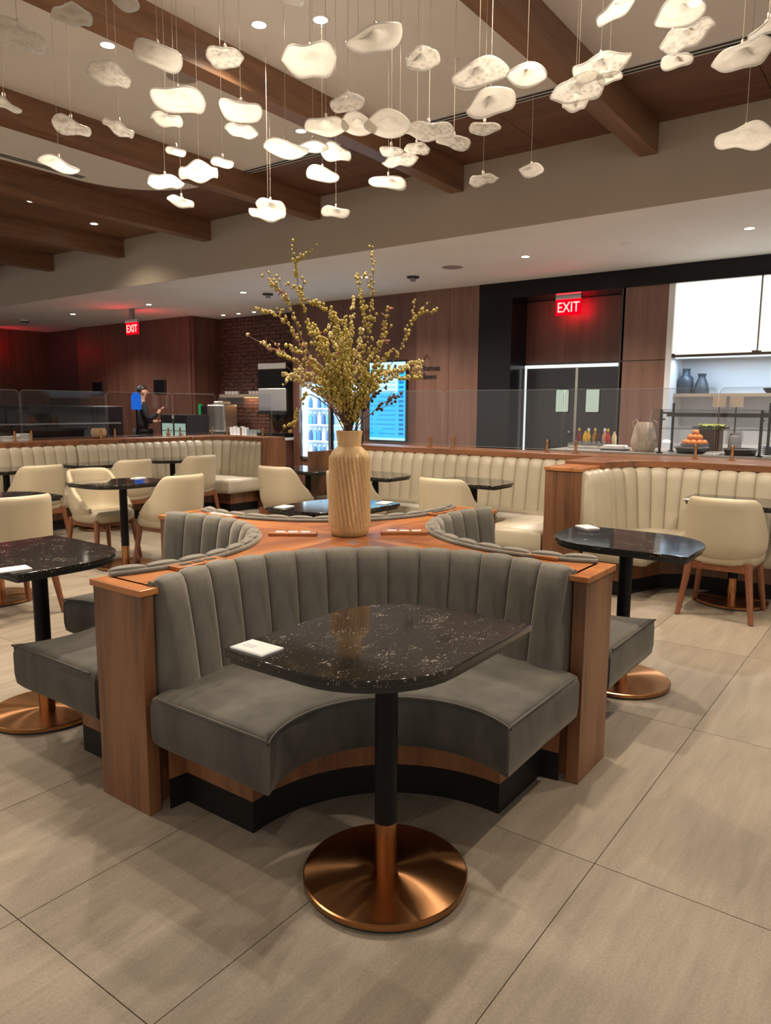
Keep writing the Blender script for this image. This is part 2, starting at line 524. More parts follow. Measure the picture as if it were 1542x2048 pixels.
# slot diffusers
def vent(label, x0, y0, x1, y1):
    t = thing('slot_diffuser', label, 'air vent', ((x0 + x1) / 2, (y0 + y1) / 2, ZC - 0.015), 0, 'linear slot vents')
    L = math.hypot(x1 - x0, y1 - y0) / 2
    t.rotation_euler = (0, 0, math.atan2(y1 - y0, x1 - x0))
    box('frame', m_white, t, -L, L, -0.062, 0.062, -0.006, 0.006, bevel=0.002)
    for q in (-0.033, 0.017):
        box('slot', m_black, t, -L + 0.005, L - 0.005, q - 0.012, q + 0.012, -0.009, -0.003)
vent('black linear slot vent between plaster and wood, right of the right beam', 5.52, 0.33, 5.52, 2.06)
vent('black linear slot vent behind the glass petals at upper centre', 5.52, 2.23, 5.52, 3.96)
vent('black linear slot vent left of centre, below the small glass petals', 5.52, 4.14, 5.52, 5.87)
vent('black linear slot vent beside the rounded plaster edge at far left', 2.2, 7.42, 4.66, 7.42)

# downlights: trim, glowing lens and their own spot
def downlight(label, x, y, z, watts, size=2.35, r=0.045, blend=0.85, lit=True, col=WARM, group='recessed downlights'):
    t = thing('downlight', label, 'downlight', (x, y, z), 0, group)
    B().lathe([(r, -0.004), (r + 0.012, -0.006), (r + 0.018, 0.0)], 20, cap=False).obj('trim', m_white, t, 40)
    B().lathe([(0.001, -0.002), (r, -0.002)], 20, cap=False).obj('lens', m_lens if lit else m_black, t)
    if watts:
        d = bpy.data.lights.new('downlight_lamp', 'SPOT')
        d.energy = watts; d.color = col; d.spot_size = size; d.spot_blend = blend; d.shadow_soft_size = 0.05
        l = bpy.data.objects.new('downlight_lamp', d); COL.objects.link(l)
        l.parent = t; l.location = (0, 0, -0.012)
zc = ZC - 0.015
downlight('round recessed downlight beside the second beam, left of the hanging petals', 3.144, 4.646, zc, SPOT_W)
downlight('round recessed downlight beside the lit beam, below the glass cluster', 5.03, 4.646, zc, SPOT_W)
downlight('left of two small recessed downlights at the top edge', 3.551, 3.629, zc, SPOT_W)
downlight('right of two small recessed downlights at the top edge', 3.733, 3.274, zc, SPOT_W)
downlight('recessed downlight at the top edge near the right corner', 4.888, 1.341, zc, SPOT_W)
downlight('tiny recessed downlight in the dark wood panels at far left', 4.84, 8.82, ZC, 60)
OFF = [(1.25, 4.646, 0.95, 'left of the view, nearest the camera'), (3.0, 1.341, 0.8, 'right of the view above the island'), (2.9, -0.5, 0.8, 'right of the view beyond the near aisle'),
       (4.9, -0.5, 1.0, 'right of the view above the curved booth'), (1.3, 6.6, 0.9, 'far left of the view, near side'), (3.2, 6.6, 1.0, 'far left of the view above the cream chairs'),
       (-0.8, -0.5, 0.5, 'behind the camera on the right'), (-0.6, 4.646, 0.5, 'behind the camera on the left')]
downlight('added unseen downlight above the frame, brightening the near glass petals', 2.35, 2.4, zc, 120, 1.05)  # unseen lamp, added to brighten the near petals
downlight('added unseen downlight above the frame, brightening petals and island', 2.5, 3.0, zc, 130, 1.15)  # second unseen lamp, added for the petals and walnut top
for x, y, k, lab in OFF:  # unseen lamps, added along the ceiling grid to balance the light
    downlight('added unseen ceiling downlight ' + lab, x, y, zc, SPOT_W * k)
downlight('downlight in the wood panels above the far bench, left', 3.0, 8.8, ZC, 90)
downlight('downlight in the wood panels above the far bench, right', 5.9, 9.2, ZC, 90)
names = ['far right', 'right of the ceiling speaker', 'behind the tallest branches', 'left of the branches', 'next to the left exit sign', 'farthest left']
for k in range(6):
    downlight('recessed downlight in the low white soffit, ' + names[k], 8.0, 1.56 + 2.352 * k, ZS, SOFFIT_W, col=(1.0, 0.91, 0.80), group='soffit downlights')
names = ['first', 'second', 'third', 'last']
for k in range(4):
    downlight('small soffit spot washing the brick wall, %s from the left' % names[k], 9.72, 11.03 - 0.418 * k, ZS, 14, 1.1, 0.035, group='brick wall spots')
# ceiling speakers, sensors
def ceil_disc(name, label, cat, x, y, z, r, material, h=0.008):
    t = thing(name, label, cat, (x, y, z))
    B().lathe([(0.001, -h), (r * 0.9, -h), (r, -h * 0.4), (r, 0)], 32, cap=False).obj('grille', material, t, 40)
    B().lathe([(r, -h * 0.5), (r + 0.01, -h * 0.6), (r + 0.014, 0)], 32, cap=False).obj('ring', m_white, t, 40)
m_spk = mat('speaker_grille', (0.30, 0.27, 0.25), 0.7)
ceil_disc('ceiling_speaker', 'round grey ceiling speaker grille beside the second beam', 'speaker', 3.74, 4.62, zc, 0.115, m_spk)
ceil_disc('ceiling_speaker', 'round grey ceiling speaker grille in the white soffit', 'speaker', 8.06, 4.93, ZS, 0.13, m_spk)
ceil_disc('sprinkler_cover', 'small flat round cover on plaster right of centre', 'cover', 4.674, 2.888, zc, 0.04, m_ceil)
ceil_disc('sprinkler_cover', 'small flat round cover on plaster above the third beam', 'cover', 4.31, 5.7, zc, 0.04, m_ceil)
ceil_disc('sprinkler_cover', 'small round cover in the soffit at right', 'cover', 7.98, 2.754, ZS, 0.04, m_soffit)
def smoke(label, x, y):
    t = thing('smoke_detector', label, 'smoke detector', (x, y, ZS), 0, 'soffit smoke detectors')
    B().lathe([(0.085, 0), (0.085, -0.02), (0.075, -0.03)], 24).obj('base', m_white, t, 40)
    B().lathe([(0.085, -0.03), (0.08, -0.045), (0.06, -0.05)], 24).obj('body', m_black, t, 40)
    B().lathe([(0.04, -0.05), (0.035, -0.085), (0.02, -0.09)], 24).obj('sensor', m_grey, t, 40)
smoke('smoke detector on the soffit right of the branches', 8.21, 5.62)
smoke('smoke detector on the soffit left of the branches', 8.18, 8.27)
smoke('smoke detector on the soffit at the far left end', 7.99, 15.07)

# ------------------------------------------------------------------ back walls
walls = struct(B().box(XW + 0.56, XW + 0.6, 5.31, 8.98, 0, ZS).obj('wall_back', m_darkwall))
def wpanel(y0, y1, z0, z1, material=m_wallwood, x=XW, parent=None, th=0.02):
    return box('wall_panel', material, parent or walls, x, x + th, y0 + 0.003, y1 - 0.003, z0, z1)
wpanel(8.80, 8.98, 0, ZS)
wpanel(7.40, 8.80, 1.86, ZS); wpanel(7.40, 8.80, 0, 0.53)
for a, c in ((6.385, 7.40),):
    wpanel(a, c, 0, ZS)
wsg = struct(B().box(XW, XW + 0.02, 5.31, 6.385, 0, ZS).obj('wall_sign_panel', m_darkwall))
for a, c in ((5.80, 6.385), (5.31, 5.80)):
    wpanel(a, c, 0, ZS, m_wallwood2, XW - 0.015, wsg, 0.015)
pil = struct(B().box(XW, XW + 0.5, 4.80, 5.31, 0, 2.95).obj('wall_black_pillar', m_dark))
hdr = struct(B().box(XW - 0.02, XW + 0.9, 0.0, 5.31, 2.93, ZS).obj('wall_header', m_dark))
hdr2 = struct(B().box(XW - 0.03, XW - 0.0, 0.0, 2.70, 2.99, ZS).obj('trim_1', m_dark))
alc = struct(B().box(9.95, 10.1, 3.2, 4.85, 0, 2.95).obj('wall_alcove', m_darkwall))
wpanel(3.25, 4.83, 2.06, 2.92, m_wallwood, 9.93, alc)
side = struct(B().box(XW, 9.95, 3.22, 3.27, 0, 2.93).obj('wall_alcove_side', m_darkwall))
pil2 = struct(B().box(XW + 0.02, 10.1, 2.69, 3.22, 0, 2.93).obj('wall_pillar', m_darkwall))
wpanel(2.69, 3.25, 2.03, 2.93, m_wallwood2, XW, pil2); wpanel(2.69, 3.25, 0, 2.02, m_wallwood2, XW, pil2)
# double service door
dd = struct(thing('door_1', 'dark double service door with two bright rounded windows', 'door', (9.90, 4.0, 0)))
for s, nm in ((1, 'left'), (-1, 'right')):
    leaf = box('door_leaf', mat('door_grey', (0.030, 0.030, 0.035), 0.28, 0.0), dd, 0, 0.04, 0.006 if s > 0 else -0.74, 0.74 if s > 0 else -0.006, 0.01, 1.98)
    w = offset(leafpoly(0.125, 0.16, 0.03), 0)
    pl = [(y * 0.8, z) for y, z in w]
    vs = [(-0.006, (0.20 if s > 0 else -0.24) + a, 1.53 + c) for a, c in pl]
    b = B().add(vs, [tuple(range(len(vs)))])
    b.obj('window_pane', emit('lit_kitchen_window', (0.80, 0.92, 0.72), 0.62), leaf)
    B().tube([(-0.006, (0.20 if s > 0 else -0.24) + a, 1.53 + c) for a, c in pl], 0.008, 6, True).obj('window_gasket', m_black, leaf)
box('meeting_stile', m_steel, dd, -0.008, 0.0, -0.018, 0.018, 0.01, 1.98)
B().lathe([(0.012, 0), (0.03, 0.02), (0.028, 0.04), (0.01, 0.05)], 16).obj('knob', m_steel, dd, 40, loc=(-0.03, 0.07, 1.07))
box('header_light', emit('door_strip', (0.86, 0.95, 0.90), 1.1), dd, -0.03, 0.02, -0.76, 0.78, 1.99, 2.03)
box('jamb', m_steel, dd, -0.03, 0.03, 0.745, 0.80, 0, 1.99)
box('jamb_light', emit('door_strip', (0.86, 0.95, 0.90), 1.1), dd, -0.034, -0.03, 0.745, 0.772, 0.5, 1.99)
# exit signs
m_exit = emit('exit_red', (1.0, 0.012, 0.03), 2.6)
m_exitface = emit('exit_face', (0.9, 0.0, 0.015), 0.85)
m_exittext = emit('exit_letters', (1.0, 0.16, 0.14), 4.5)
def exit_sign(label, x, y, z, rz, words='EXIT', w=0.36, h=0.21, ztop=None):
    t = thing('exit_sign', label, 'exit sign', (x, y, z), rz, 'red exit signs')
    box('housing', m_steel, t, -w / 2, w / 2, -0.02, 0.03, h, h + 0.05)
    box('face', m_exitface, t, -w / 2, w / 2, -0.008, 0.008, 0, h)
    if ztop:
        box('mount', m_grey, t, -0.05, 0.05, -0.02, 0.03, h + 0.05, ztop - z)
    if words:
        o = put('letters', text_mesh(words, 0.19, m_exittext, align_x='CENTER', extrude=0.002), t, loc=(0, -0.011, 0.04)); o.rotation_euler = (PI / 2, 0, 0); o.scale = (0.82, 1, 1)
    d = bpy.data.lights.new('exit_glow', 'AREA'); d.energy = 2.6; d.color = (1, 0.015, 0.04); d.shape = 'RECTANGLE'; d.size = w; d.size_y = h
    for sgn in (1, -1):
        l = bpy.data.objects.new('exit_glow', d); COL.objects.link(l); l.parent = t
        l.location = (0, 0.012 * sgn, h / 2); l.rotation_euler = (-PI / 2 * -sgn, 0, 0)
# sign local -y is its front; rotate so that front faces -X (rz=-90deg)
exit_sign('glowing red EXIT sign above the dark double doors', 9.70, 4.08, 2.68, -PI / 2, ztop=2.935)
exit_sign('glowing red exit sign hanging from the soffit at left', 8.18, 11.72, 2.70, -PI / 2, ztop=ZS)
exit_sign('red exit sign cut off at the far left edge', 8.2, 16.9, 2.62, -PI / 2, ztop=ZS)
# wall lettering
sg = thing('wall_sign', 'black arrow and Restrooms Showers lettering on wood wall', 'sign', (XW - 0.02, 6.10, 1.85))
m_ink = mat('black_letters', (0.01, 0.008, 0.008), 0.5)
for body, z in (('Restrooms', 0.125), ('Showers', 0.0)):
    o = put('lettering', text_mesh(body, 0.115, m_ink, align_x='LEFT', extrude=0.003, offset=0.003), sg, loc=(0, 0.155, z)); o.rotation_euler = (PI / 2, 0, -PI / 2); o.scale = (0.60, 1, 1)
B().tube([(0, 0.135, 0.29), (0, 0.09, 0.36), (0, 0.045, 0.29)], 0.006, 6).obj('arrow', m_ink, sg)
# left background volumes
fl = struct(B().box(XW, XW + 0.2, 11.68, 15.6, 0, ZS).obj('wall_left_front', m_darkwall))
for k in range(4):
    wpanel(11.68 + 0.98 * k, 11.68 + 0.98 * (k + 1), 0, ZS, m_wallwood, XW - 0.02, fl)
fs_ = struct(B().box(XW, 10.4, 11.60, 11.68, 0, ZS).obj('wall_left_return', m_wallwood))
fwl = struct(B().box(3.0, 11.5, 17.2, 17.4, 0, ZS).obj('wall_far_left', m_darkwall))
for k in range(7):
    box('wall_panel', m_wallwood, fwl, 3.2 + 1.1 * k + 0.004, 4.3 + 1.1 * k - 0.004, 17.18, 17.2, 0, ZS)
struct(B().box(9.6, 12, 15.6, 17.4, 0, ZS).obj('wall_far_corner', m_darkwall))
bw = struct(B().box(10.14, 10.3, 8.9, 11.62, 0, ZS).obj('wall_brick', mat('brick_mortar', (0.028, 0.020, 0.018), 0.9)))
m_brick = mat('dark_brick', (0.10, 0.042, 0.032), 0.8)
n_, l_ = nt(m_brick)
l_.new(ramp(m_brick, noise_node(m_brick, coords(m_brick, (1, 5, 16)), 1.6, 3), [(0.35, (0.045, 0.021, 0.018)), (0.65, (0.125, 0.058, 0.044))]), n_['Principled BSDF'].inputs['Base Color'])
bb = B(); random.seed(3)
for r in range(43):
    y = 8.95 - (0.11 if r % 2 else 0)
    while y < 11.55:
        p = random.uniform(0, 0.008)
        bb.box(10.12 - p, 10.15, max(8.93, y), min(11.6, y + 0.205), r * 0.073, r * 0.073 + 0.063)
        y += 0.216
bo = bb.obj('brick_courses', m_brick, bw); bo['kind'] = 'stuff'
struct(B().box(XW + 0.15, 10.3, 8.9, 9.0, 0, ZS).obj('wall_brick_return', m_wallwood))
struct(B().box(10.3, 10.5, -6, 3.2, 0, ZS).obj('wall_right_back', m_white))

# ------------------------------------------------------------------ the four-sided velvet banquette island
CX, CY, ZL = 2.687, 2.211, 0.81
isl = thing('banquette_island', 'four-sided grey velvet channel-tufted banquette with walnut top and end posts', 'banquette', (CX, CY, 0))
AC = 1.238 / math.sqrt(2)          # arc centre of each bay, on the diagonal
AS, R0 = 68.0, 0.782
prof_i = [(-0.060, 0.425), (-0.056, 0.47), (-0.040, 0.60), (-0.022, 0.72), (-0.010, 0.785), (0.000, 0.816), (0.012, 0.829), (0.024, 0.827), (0.032, 0.80)]
NCH = 14
ch_me = channel(prof_i, R=R0, dang=math.radians(2 * AS / NCH)).mesh('backrest_channel', m_velvet, 55)
def rot2(p, k):
    for _ in range(k):
        p = (-p[1], p[0])
    return p
def bay_arc(r, a0, a1, n, k):
    return [rot2(p, k) for p in arc(-AC, -AC, r, 45 + a0, 45 + a1, n)]
SC = 1.488 / math.sqrt(2)
seat_p = [(-1.252, -0.165), (-1.252, -0.45), (-1.258, -0.742)] + arc(-SC, -SC, 0.37, 112, -22, 20) + [(-0.742, -1.258), (-0.45, -1.252), (-0.165, -1.252)] + arc(-AC, -AC, 0.78, -23, 113, 20)
base_p = [(-1.108, -0.165), (-1.108, -0.504)] + arc(-SC, -SC, 0.55, 95.8, -5.8, 18) + [(-0.504, -1.108), (-0.165, -1.108)] + arc(-AC, -AC, 0.78, -23, 113, 16)
seat_me = cushion(seat_p, 0.262, 0.455).mesh('seat_cushion', m_velvet_shaded, 50)
front_line = [(-1.249, -0.20), (-1.250, -0.72)] + arc(-SC, -SC, 0.376, 124, -34, 22) + [(-0.72, -1.250), (-0.20, -1.249)]
for k in range(4):
    rz = k * PI / 2
    bk = B().tube([(*rot2(p, 0), ZL + 0.006) for p in arc(-AC, -AC, 0.824, 45 - AS, 45 + AS, 40)], 0.0115, 8).obj('backrest', m_velvet, isl, 60, rz=rz)
    for i in range(NCH):
        a = -AS + (i + 0.5) * 2 * AS / NCH
        put('backrest_channel', ch_me, bk, loc=(-AC, -AC, 0), rz=math.radians(45 + a - 90))
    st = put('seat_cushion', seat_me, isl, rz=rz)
    pp = B().tube([(*p, 0.443) for p in front_line], 0.0045, 6)
    for c in ((-1.252, -0.738), (-0.738, -1.252)):
        pp.tube([(*c, 0.30), (*c, 0.443)], 0.004, 6)
    pp.obj('piping', m_piping, st, 60)
    B().prism(base_p, 0.112, 0.27).obj('base_panel', m_band, isl, 40, rz=rz)
    B().prism(base_p, 0.0, 0.112).obj('toe_kick', m_kick, isl, 40, rz=rz)
    # end post on this arm (k=0: the -X arm)
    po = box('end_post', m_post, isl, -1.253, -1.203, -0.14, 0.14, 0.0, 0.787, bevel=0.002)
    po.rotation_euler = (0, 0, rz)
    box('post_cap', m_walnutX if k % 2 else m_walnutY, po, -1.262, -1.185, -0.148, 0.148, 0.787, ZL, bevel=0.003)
    # walnut veneer: a kite along this arm and a wedge facing the bay
    A1 = 24
    arm = [(0, 0)] + bay_arc(0.830, A1, AS, 10, k) + bay_arc(0.830, -AS, -A1, 10, (k + 3) % 4)
    B().prism(arm, ZL - 0.02, ZL).obj('ledge_veneer', m_walnutY if k % 2 else m_walnutX, isl)
    wedge = [(0, 0)] + bay_arc(0.830, -A1, A1, 10, k)
    B().prism(wedge, ZL - 0.02, ZL).obj('ledge_veneer', m_veneerD2 if k % 2 else m_veneerD1, isl)
core = []
for k in (0, 3, 2, 1):
    core += bay_arc(0.850, -AS, AS, 14, k)
# order the four arcs around the centre
core = sorted(core, key=lambda p: math.atan2(p[1], p[0]))
B().prism(core, 0.0, ZL - 0.022).obj('core', m_band, isl)
def outlet(x, y, rz, big=True):
    o = B().box(-0.115, 0.115, -0.035, 0.035, 0, 0.016 if big else 0.006).obj('power_outlet', m_walnutX if big else m_steel, isl, bevel=0.003, loc=(x, y, ZL), rz=rz)
    for q in (-0.06, 0, 0.06):
        box('socket', m_card if (big and abs(x) < 0.4) else m_black, o, q - 0.022, q + 0.022, -0.013, 0.013, 0.0155, 0.018)
    return o
outlet(-0.155, 0.205, -0.93); outlet(0.205, -0.195, -0.93)
outlet(-0.88, 0.02, 0.0); outlet(0.08, -0.94, PI / 2); outlet(0.90, 0.03, 0.0); outlet(0.02, 0.92, PI / 2)
o = B().lathe([(0.03, 0), (0.03, 0.004), (0.02, 0.006)], 20).obj('cable_grommet', m_steel, isl, 40, loc=(-0.125, -0.145, ZL))

# ------------------------------------------------------------------ tables
def table(label, x, y, rz, ha=0.37, hb=0.29, R=0.29, group='black quartz pedestal tables'):
    t = thing('pedestal_table', label, 'table', (x, y, 0), rz, group)
    top = B().prism(leafpoly(ha, hb, R), 0.742, 0.762).obj('table_top', m_quartz, t, 40, bevel=0.003)
    B().prism(leafpoly(ha - 0.012, hb - 0.012, R - 0.012), 0.724, 0.742).obj('under_layer', m_under, top, 40)
    B().lathe([(0.034, 0.188), (0.034, 0.70), (0.09, 0.712), (0.09, 0.724)], 32).obj('column', m_blackmetal, t, 35)
    B().lathe([(0.0345, 0.028), (0.0345, 0.188)], 32).obj('copper_sleeve', m_coppertube, t, 35)
    B().lathe([(0.0347, 0.028), (0.246, 0.028), (0.25, 0.025), (0.25, 0.010)], 96, cap=False).obj('base_disc', m_copper, t, 20)
    B().lathe([(0.244, 0.0), (0.244, 0.0105)], 64).obj('foot_ring', m_black, t, 35)
    return t
TABLES = [
 ('black quartz table with copper disc base in front of the grey velvet bay', 1.66, 1.215, 0),
 ('black quartz table with copper base cut off at the left edge', 1.69, 3.20, 3 * PI / 2),
 ('black quartz table standing right of the velvet island', 3.70, 1.19, PI / 2),
 ('black quartz table half hidden behind the velvet island and vase', 3.76, 3.20, PI),
 ('dark table between the two facing cream chairs at left', 3.80, 5.68, 0),
 ('dark table behind the cream chair at the left edge', 2.56, 5.42, 0),
 ('dark table before the far bench, farthest left', 3.78, 7.70, 0),
 ('dark table before the far bench, in the middle', 4.85, 7.70, 0),
 ('dark table before the far bench, nearest its curved corner', 5.88, 7.70, 0),
 ('dark table with bluish shine left of the vase', 5.86, 5.36, PI / 2),
 ('dark table right of the vase, reflecting bright blue', 5.80, 4.40, PI / 2),
 ('dark table before the cream bench, near the walnut divider', 5.84, 3.30, PI / 2),
 ('dark table in the right curved booth behind a cream chair', 5.79, 1.07, PI / 2),
]
for lab, x, y, rz in TABLES:
    table(lab, x, y, rz)
def card(label, x, y, rz):
    t = thing('menu_card', label, 'menu card', (x, y, 0.762), rz, 'small table cards')
    box('holder', mat('acrylic_holder', (0.75, 0.76, 0.78), 0.15), t, -0.062, 0.062, -0.042, 0.042, 0.0, 0.005, bevel=0.001)
    box('card_face', m_card, t, -0.058, 0.058, -0.038, 0.038, 0.005, 0.0062)
    m_p = mat('grey_print', (0.35, 0.35, 0.36), 0.6)
    for q in (0.012, 0.0):
        box('printed_line', m_p, t, 0.0, 0.042, q - 0.0015, q + 0.0015, 0.0062, 0.0066)
card('small white card on the front table, left corner', 1.352, 1.432, PI / 2)
card('small white card on the left table, lower left', 1.44, 2.93, -0.2)
card('small white card on the table right of the island', 3.93, 1.49, 0.9)
card('small white card on the table in the right booth', 5.62, 1.34, 0.9)
card('small white card on the table between the facing chairs', 4.06, 5.82, 0.3)
card('small card on the table behind the vase, right side', 4.06, 3.0, 0.2)
card('small card on the table behind the vase, left side', 3.48, 3.40, 0.2)

# ------------------------------------------------------------------ cream shell chairs
def chair_shell():
    nph, ntt = 48, 8
    vs, fs = [], []
    sg = lambda q, e: math.copysign(abs(q) ** e, q)
    for i in range(nph + 1):
        ph = math.radians(-122 + 244 * i / nph)
        dg = abs(math.degrees(ph))
        t1 = min(1, max(0, (dg - 40) / 42))
        a = min(1, max(0, (dg - 56) / 62))
        zt = 0.838 - 0.065 * (1 - math.sqrt(1 - t1 * t1)) - 0.262 * a * a * (3 - 2 * a)
        for j in range(ntt + 1):
            t = j / ntt
            z = 0.385 + (zt - 0.385) * t
            h = (z - 0.385) / 0.45
            tuck = 0.80 + 0.20 * min(1, (h / 0.22)) ** 0.6
            x = 0.262 * sg(math.sin(ph), 0.78) * tuck * (0.985 + 0.03 * h - 0.06 * h * h)
            y = -0.245 * sg(math.cos(ph), 0.74) * tuck - 0.055 * h * max(0, math.cos(ph))
            vs.append((x, y, z))
    n = ntt + 1
    for i in range(nph):
        for j in range(ntt):
            fs.append((i * n + j, (i + 1) * n + j, (i + 1) * n + j + 1, i * n + j + 1))
    return B().add(vs, fs)
shell_me = chair_shell().mesh('shell', m_cream, 80)
sp = []
for k in range(28):
    a = 2 * PI * k / 28
    sp.append((0.245 * math.copysign(abs(math.cos(a)) ** 0.7, math.cos(a)), 0.025 + 0.245 * math.copysign(abs(math.sin(a)) ** 0.7, math.sin(a))))
seatpad_me = cushion(sp, 0.375, 0.475, 0.006).mesh('seat', m_cream, 60)
leg_me = {}
for sx in (-1, 1):
    for sy in (-1, 1):
        leg_me[sx, sy] = B().tube([(sx * 0.185, sy * 0.185, 0.40), (sx * 0.20, sy * 0.20, 0.27), (sx * 0.235, sy * 0.235, 0.004)], [0.027, 0.024, 0.017], 12).mesh('leg', m_legwood, 50)
foot_me = B().lathe([(0.015, 0), (0.015, 0.006)], 12).mesh('glide', m_black)
apron_me = B().box(-0.19, 0.19, 0.17, 0.195, 0.335, 0.385).box(-0.19, 0.19, -0.195, -0.17, 0.335, 0.385).box(-0.195, -0.17, -0.19, 0.19, 0.335, 0.385).box(0.17, 0.195, -0.19, 0.19, 0.335, 0.385).mesh('apron', m_legwood)
def chair(label, x, y, rz):
    t = thing('dining_chair', label, 'chair', (x, y, 0), rz, 'cream shell dining chairs')
    sh = put('shell', shell_me, t)
    so = sh.modifiers.new('thickness', 'SOLIDIFY'); so.thickness = 0.042; so.offset = -1.0
    su = sh.modifiers.new('round', 'SUBSURF'); su.levels = su.render_levels = 1
    put('seat', seatpad_me, t)
    put('apron', apron_me, t)
    for (sx, sy), me in leg_me.items():
        lg = put('leg', me, t)
        put('glide', foot_me, lg, loc=(sx * 0.235, sy * 0.235, 0))
RX, RY = -PI / 2, 0.0        # facing +X, facing +Y
CHAIRS = [
 ('cream leather chair with walnut legs at far right, back to camera', 5.46, 1.07, RX),
 ('cream chair at the left edge, its broad back to the camera', 2.42, 4.96, RY),
 ('cream chair facing the camera side across the left table', 3.86, 6.12, PI + 0.05),
 ('cream chair seen from the side, touching the velvet island corner', 4.06, 5.36, RY + 0.06),
 ('cream chair before the far bench, farthest left', 3.84, 7.26, RY),
 ('cream chair before the far bench, its back partly hidden', 4.90, 7.26, RY),
 ('cream chair before the far bench, near the curved corner', 5.83, 7.26, RY),
 ('cream chair left of the vase, facing right', 5.42, 5.24, RX),
 ('cream chair mostly hidden behind the vase', 5.42, 4.33, RX),
 ('cream chair right of the vase, back to the camera', 5.42, 3.28, RX),
]
for lab, x, y, rz in CHAIRS:
    chair(lab, x, y, rz)

# ------------------------------------------------------------------ cream wall benches
prof_b = [(-0.085, 0.43), (-0.075, 0.50), (-0.05, 0.68), (-0.024, 0.85), (-0.010, 0.91), (0.010, 0.932), (0.045, 0.935)]
def lay_line(parent, p0, p1, dirdeg, w=0.135):
    L = math.dist(p0, p1); n = max(1, round(L / w))
    me = channel(prof_b, width=L / n, bulge=0.025).mesh('backrest_channel', m_beige, 55)
    for i in range(n):
        q = (i + 0.5) / n
        put('backrest_channel', me, parent, loc=(p0[0] + (p1[0] - p0[0]) * q, p0[1] + (p1[1] - p0[1]) * q, 0), rz=math.radians(dirdeg - 90))
def lay_arc(parent, c, R, a0, a1, w=0.135):
    n = max(1, round(abs(math.radians(a1 - a0)) * R / w))
    me = channel(prof_b, R=R, dang=math.radians(abs(a1 - a0) / n), bulge=0.025).mesh('backrest_channel', m_beige, 55)
    for i in range(n):
        a = a0 + (a1 - a0) * (i + 0.5) / n
        put('backrest_channel', me, parent, loc=(*c, 0), rz=math.radians(a - 90))
def bench_base(t, seat, base):
    cushion(seat, 0.27, 0.455).obj('seat_cushion', m_beige, t, 50)
    B().prism(base, 0.112, 0.28).obj('base_panel', m_band, t, 40)
    B().prism(base, 0.0, 0.112).obj('toe_kick', m_kick, t, 40)
ZG = 1.0
# straight bench along the serving counter
t = thing('wall_bench', 'long cream channel-back bench below the glass partition right of the vase', 'bench', (0, 0, 0))
lay_line(t, (6.50, 5.35), (6.50, 2.39), 0)
bench_base(t, [(6.47, 5.35), (5.93, 5.35), (5.93, 3.22)] + arc(5.63, 3.22, 0.30, 0, -90, 8) + [(5.36, 2.91), (5.36, 2.41), (6.47, 2.41)],
           [(6.47, 5.33), (6.17, 5.33), (6.17, 2.95), (5.5, 2.78), (5.5, 2.43), (6.47, 2.43)])
box('back_wall', m_band, t, 6.56, 6.86, 2.39, 5.35, 0, 0.94)
box('ledge', m_ledge, t, 6.50, 6.90, 2.39, 5.38, 0.944, ZG, bevel=0.004)
box('end_panel', m_post, t, 5.90, 6.88, 5.36, 5.40, 0, 0.944)
# curved booth on the right
t = thing('curved_booth', 'cream channel-back booth curving round the right-hand table', 'bench', (0, 0, 0))
lay_line(t, (5.36, 2.05), (5.72, 2.05), 90); lay_arc(t, (5.72, 1.57), 0.48, 90, 0); lay_line(t, (6.20, 1.57), (6.20, -0.86), 0)
bench_base(t, [(5.36, 2.06), (5.36, 1.60), (5.40, 1.57)] + arc(5.52, 1.25, 0.33, 80, 0, 8) + [(5.85, -0.86), (6.18, -0.86), (6.18, 2.06)],
           [(5.47, 2.05), (5.47, 1.745), (5.62, 1.74), (5.95, 1.62), (6.07, 1.45), (6.07, -0.86), (6.18, -0.86), (6.18, 2.05)])
lp = [(5.72, 2.085)] + arc(5.72, 1.57, 0.515, 90, 0, 14) + [(6.235, -0.9), (6.90, -0.9), (6.90, 2.385), (5.72, 2.385)]
B().prism(offset(lp[::-1] if area(lp) < 0 else lp, 0.02), 0.0, 0.942).obj('back_wall', m_band, t, 40)
lp2 = [(5.72, 2.09)] + arc(5.72, 1.57, 0.485, 90, 0, 14) + [(6.205, -0.9), (6.90, -0.9), (6.90, 2.385), (5.72, 2.385)]
B().prism(lp2, 0.944, ZG).obj('ledge', m_ledge, t, 40, bevel=0.004)
# divider with post
t = thing('banquette_divider', 'walnut divider post between the cream bench and the curved booth', 'divider', (5.33, 2.235, 0))
box('post_panel', m_post, t, 0, 0.385, -0.145, 0.145, 0, 0.942, bevel=0.002)
box('cap', m_walnutX, t, -0.008, 0.388, -0.152, 0.152, 0.944, 0.972, bevel=0.003)
# L-shaped bench at the far left
t = thing('corner_bench', 'long beige channel-back bench with curved corner along the far left', 'bench', (0, 0, 0))
lay_line(t, (2.0, 8.35), (4.95, 8.35), 90); lay_line(t, (4.97, 8.35), (6.75, 8.35), 90); lay_arc(t, (6.75, 7.90), 0.45, 90, 0); lay_line(t, (7.20, 7.90), (7.20, 7.42), 0)
bench_base(t, [(2.0, 8.33), (2.0, 7.78), (6.20, 7.78), (6.36, 7.74), (6.47, 7.64), (6.53, 7.50), (6.54, 7.41), (7.18, 7.41), (7.18, 8.33)],
           [(2.0, 8.33), (2.0, 8.0), (6.45, 8.0), (6.64, 7.86), (6.68, 7.53), (7.18, 7.53), (7.18, 8.33)])
lp = [(2.0, 8.36), (6.75, 8.36)] + arc(6.75, 7.90, 0.46, 90, 0, 12) + [(7.21, 7.42), (7.56, 7.42), (7.56, 8.75), (2.0, 8.75)]
